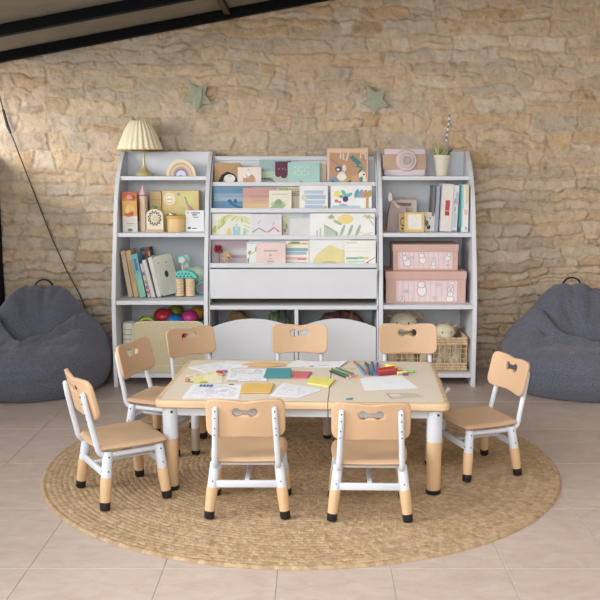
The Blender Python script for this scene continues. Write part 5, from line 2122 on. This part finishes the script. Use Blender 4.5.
def table_things():
    sheet('paper_sheet', 'white sheet with faint blue writing at the rear left of the table', [(-.505, 4.170), (-.615, 4.285), (-.470, 4.415), (-.355, 4.300)], shapes=scribble(1, 7))
    sheet('paper_sheet', 'white sheet behind the rear left sheet, pointing to the rear edge', [(-.455, 4.345), (-.440, 4.425), (-.285, 4.395), (-.330, 4.275)], z=.0011, shapes=scribble(2, 5))
    sheet('paper_sheet', 'lined white sheet left of the teal cards', [(-.402, 4.000), (-.412, 4.245), (-.236, 4.250), (-.214, 4.000)], z=.0018, shapes=scribble(3, 9) + [((60, 70, 90), rect(0.01, .3, .01, .03)), ((206, 170, 70), rect(.55, .8, .0, .03)), ((200, 190, 90), rect(.08, .11, .86, .94)), ((80, 130, 190), stroke([(.7, .7), (.78, .92), (.9, .76)], .02))])
    sheet('paper_sheet', 'white handwritten sheet with a blue heading at the front left of the table', [(-.560, 3.708), (-.545, 3.950), (-.325, 3.945), (-.318, 3.702)], shapes=scribble(4, 10) + [((54, 116, 190), rect(.16 + .07 * k, .21 + .07 * k, .80, .95)) for k in range(4)] + [((50, 60, 90), rect(.74, .84, .95, .99))])
    sheet('paper_sheet', 'white handwritten sheet in the middle front, right of the orange card', [(-.190, 3.745), (-.140, 3.975), (.035, 3.850), (-.065, 3.715)], z=.0004, shapes=scribble(5, 9))
    sheet('paper_sheet', 'white sheet at the rear middle of the table', [(-.140, 4.300), (-.085, 4.425), (.170, 4.415), (.120, 4.275)], z=.0005, curl=.006, shapes=[((80, 96, 150), rect(.42, .5, .10, .22)), ((140, 170, 120), rect(.28, .36, .03, .08)), ((170, 176, 196), rect(.55, .75, .3, .36))])
    sheet('paper_sheet', 'plain white sheet on the right half of the table, before the markers', [(.222, 3.840), (.212, 4.070), (.412, 4.115), (.462, 3.880)], shapes=[((196, 200, 214), stroke([(.45, .5), (.55, .56), (.62, .48)], .012)), ((200, 204, 216), stroke([(.3, .3), (.36, .36)], .01))])
    sheet('tracing_paper', 'thin beige cut-out paper with a pencil outline at the front right', [(.325, 3.690), (.305, 3.800), (.440, 3.790), (.472, 3.725)], col=(208, 190, 170), z=-.0003, shapes=[((168, 140, 126), stroke([(.04, .1), (.06, .8), (.4, .95), (.96, .85)], .03)), ((178, 150, 134), stroke([(.05, .1), (.5, .2), (.95, .5)], .03)), ((222, 216, 214), ell(.25, .6, .18, .2))])
    sheet('coloured_drawing', 'drawing with yellow, green and orange patches at the left of the table', [(-.592, 3.965), (-.600, 4.120), (-.445, 4.240), (-.412, 3.965)], col=(232, 226, 200), z=.0004, shapes=[
        ((240, 224, 110), rect(.25, .6, .08, .6)), ((236, 150, 90), rect(.02, .10, .1, .7)), ((222, 96, 80), rect(.10, .16, .1, .5)), ((120, 170, 60), ell(.20, .14, .08, .07)), ((150, 186, 60), ell(.52, .08, .12, .08)), ((232, 196, 60), ell(.16, .72, .07, .07)), ((236, 186, 80), ell(.34, .82, .06, .06)),
        ((236, 226, 80), ell(.66, .86, .09, .06)), ((214, 226, 120), ell(.92, .80, .07, .1)), ((240, 236, 190), rect(.5, .9, .3, .7))])
    # foam pieces on it
    for i, (x, y, c, lab) in enumerate(((-.452, 4.175, (206, 50, 90), 'crimson foam dot on the coloured drawing'), (-.428, 4.185, (170, 90, 200), 'violet foam dot beside the crimson one'), (-.432, 4.120, (206, 150, 60), 'ochre foam dot before the violet one'))):
        m = MB()
        m.lathe([(0, 0), (.013, 0), (.0145, .003), (.013, .007), (0, .0075)], C(*c), 16)
        tag(m.build('foam_dot', loc=(x, y, TS + .0024)), lab, 'craft piece', 'foam dots')
    def cards(label, pts, col, n, z=0):
        P = [Vector((p[0], p[1], 0)) for p in pts]
        c = sum(P, Vector()) / 4
        P = [p - c for p in P]
        m = MB()
        cm = C(*col)
        hgt = .0012 * n
        for i in range(n):
            k = random.Random(i + len(label)).uniform(-.002, .002)
            z0 = .0012 * i
            vs = [(p.x + k, p.y - k, z0) for p in P] + [(p.x + k, p.y - k, z0 + .0011) for p in P]
            m.add(vs, [(0, 1, 2, 3), (7, 6, 5, 4), (0, 4, 5, 1), (1, 5, 6, 2), (2, 6, 7, 3), (3, 7, 4, 0)], cm)
        tag(m.build('coloured_cards', smooth=False, loc=(c.x, c.y, TS + z)), label, 'card', 'coloured cards on the table')
    cards('stack of teal cards in the middle of the table', [(-.232, 4.062), (-.225, 4.225), (-.112, 4.225), (-.108, 4.062)], (54, 156, 172), 8, .0026)
    cards('orange-yellow card at the front, between two handwritten sheets', [(-.322, 3.786), (-.312, 3.955), (-.180, 3.950), (-.190, 3.786)], (240, 186, 84), 3, .0026)
    cards('coral red cards right of the teal stack', [(-.106, 4.055), (-.094, 4.185), (-.010, 4.176), (-.030, 4.055)], (222, 104, 108), 5)
    cards('bright yellow cards near the table seam', [(-.030, 3.955), (-.018, 4.075), (.098, 4.030), (.066, 3.895)], (238, 226, 92), 4, .0014)
    cards('yellow card under the rear middle sheet', [(.100, 4.225), (.135, 4.285), (.205, 4.270), (.175, 4.222)], (226, 206, 120), 1)
    # orange lens-shaped folded paper
    m = MB()
    n = 20
    om = C(236, 178, 110)
    vs, fs = [], []
    for i in range(n + 1):
        u = -1 + 2 * i / n
        wd = .052 * (1 - u * u) ** .75 + .0005
        zz = .010 * (1 - u * u)
        for (yy, z2) in ((-wd, .0), (0, zz), (wd, .0), (0, zz - .0008)):
            vs.append((.118 * u, yy, z2 + (0.0006 if yy == 0 and z2 == zz else 0)))
    for i in range(n):
        o = i * 4
        fs += [(o, o + 4, o + 5, o + 1), (o + 1, o + 5, o + 6, o + 2), (o + 2, o + 6, o + 7, o + 3), (o + 3, o + 7, o + 4, o)]
    m.add(vs, fs, om)
    tag(m.build('folded_paper', loc=(-.245, 4.345, TS + .0022), rot=(0, 0, R(-3))), 'orange lens-shaped folded paper at the rear of the table', 'paper')

    # pencils and markers
    def pen(name, label, a, l, ang, r, body, tip, z=0.0, tipl=.14, group='pencils and markers on the table', rise=0.0, six=False, cat='pencil'):
        t = thing(name, label, cat, (a[0], a[1], TS + r + z + .0004), R(ang), group)
        m = MB()
        n = 6 if six else 14
        m.tube([(0, 0, 0), (l * (1 - tipl), 0, rise * (1 - tipl))], r, C(*body), n)
        m.build('barrel', t, angle=30)
        m = MB()
        if six:
            m.tube([(l * (1 - tipl), 0, rise * (1 - tipl)), (l * .97, 0, rise * .97)], [r * .95, r * .25], C(214, 176, 130), n)
            m.tube([(l * .965, 0, rise * .965), (l, 0, rise)], [r * .28, .0003], C(*tip), 8)
            m.build('sharpened_tip', t)
        else:
            m.tube([(l * (1 - tipl), 0, rise * (1 - tipl)), (l * .99, 0, rise * .99), (l, 0, rise)], [r * 1.12, r * 1.08, r * .8], C(*tip), n)
            m.build('cap', t)
    P = 'pencil'
    pen(P, 'black pencil, nearest of the four lying across the seam', (.076, 4.192), .180, -61, .0042, (40, 56, 46), (30, 30, 30), six=True)
    pen(P, 'dark green pencil beside the black one across the seam', (.086, 4.222), .180, -59, .0042, (30, 110, 84), (30, 100, 80), six=True)
    pen(P, 'lime pencil in the middle of the four across the seam', (.098, 4.238), .175, -59, .0042, (150, 170, 60), (120, 160, 60), six=True)
    pen(P, 'teal blue pencil, rearmost of the four across the seam', (.108, 4.262), .185, -59, .0042, (50, 116, 170), (40, 90, 150), six=True)
    pen(P, 'orange-brown short pencil right of the four', (.150, 4.140), .110, -55, .0042, (206, 110, 70), (190, 70, 50), six=True)
    pen(P, 'red-brown striped pencil, leftmost of the fan', (.200, 4.395), .25, -79, .0052, (186, 92, 74), (170, 60, 50), six=True)
    mk = 'marker'
    pen(mk, 'light blue marker, second from the left in the fan', (.237, 4.120), .185, 96, .0062, (70, 150, 200), (50, 120, 180), cat='marker')
    pen(mk, 'brown marker in the middle of the fan', (.252, 4.118), .215, 87, .0058, (170, 106, 96), (150, 80, 70), cat='marker')
    pen(mk, 'dark teal marker in the fan', (.268, 4.112), .245, 93, .0062, (26, 110, 120), (30, 80, 140), cat='marker')
    pen(mk, 'blue marker right of the teal one in the fan', (.283, 4.118), .250, 89, .0060, (50, 120, 190), (40, 100, 170), cat='marker')
    pen(mk, 'violet marker, rightmost of the fan', (.297, 4.125), .235, 86, .0055, (120, 84, 160), (90, 70, 140), cat='marker')
    pen(mk, 'thick red marker pointing to the yellow cap', (.308, 4.200), .095, 32, .0085, (206, 50, 50), (220, 90, 50), cat='marker')
    pen(mk, 'orange-red marker above the crimson one', (.306, 4.160), .100, 24, .0080, (214, 84, 50), (190, 50, 50), cat='marker')
    pen(mk, 'long crimson marker just behind the plain sheet', (.302, 4.112), .125, 22, .0090, (176, 36, 60), (206, 60, 70), cat='marker')
    pen(mk, 'yellow marker lying behind the red ones', (.352, 4.290), .060, -40, .0090, (240, 210, 50), (236, 200, 60), cat='marker')
    pen(mk, 'yellow-green highlighter at the right of the red markers', (.392, 4.135), .055, 20, .0080, (214, 222, 90), (120, 200, 80), cat='highlighter')
    pen(mk, 'slim green highlighter at the right end of the markers', (.430, 4.178), .050, 5, .0050, (120, 206, 90), (90, 180, 80), cat='highlighter')
    m = MB()
    m.tube([(0, 0, 0), (.026, 0, 0)], .0065, C(140, 50, 150), 12)
    tag(m.build('pen_cap', loc=(.416, 4.118, TS + .0072), rot=(0, 0, R(5))), 'small purple pen cap right of the plain sheet', 'pen cap')
    m = MB()
    m.tube([(0, 0, 0), (.022, .004, 0), (.030, .010, 0)], [.003, .0035, .002], C(60, 140, 160), 8)
    tag(m.build('eraser_bit', loc=(.135, 3.682, TS + .0040)), 'tiny teal scrap near the front edge of the table', 'scrap')


table_things()
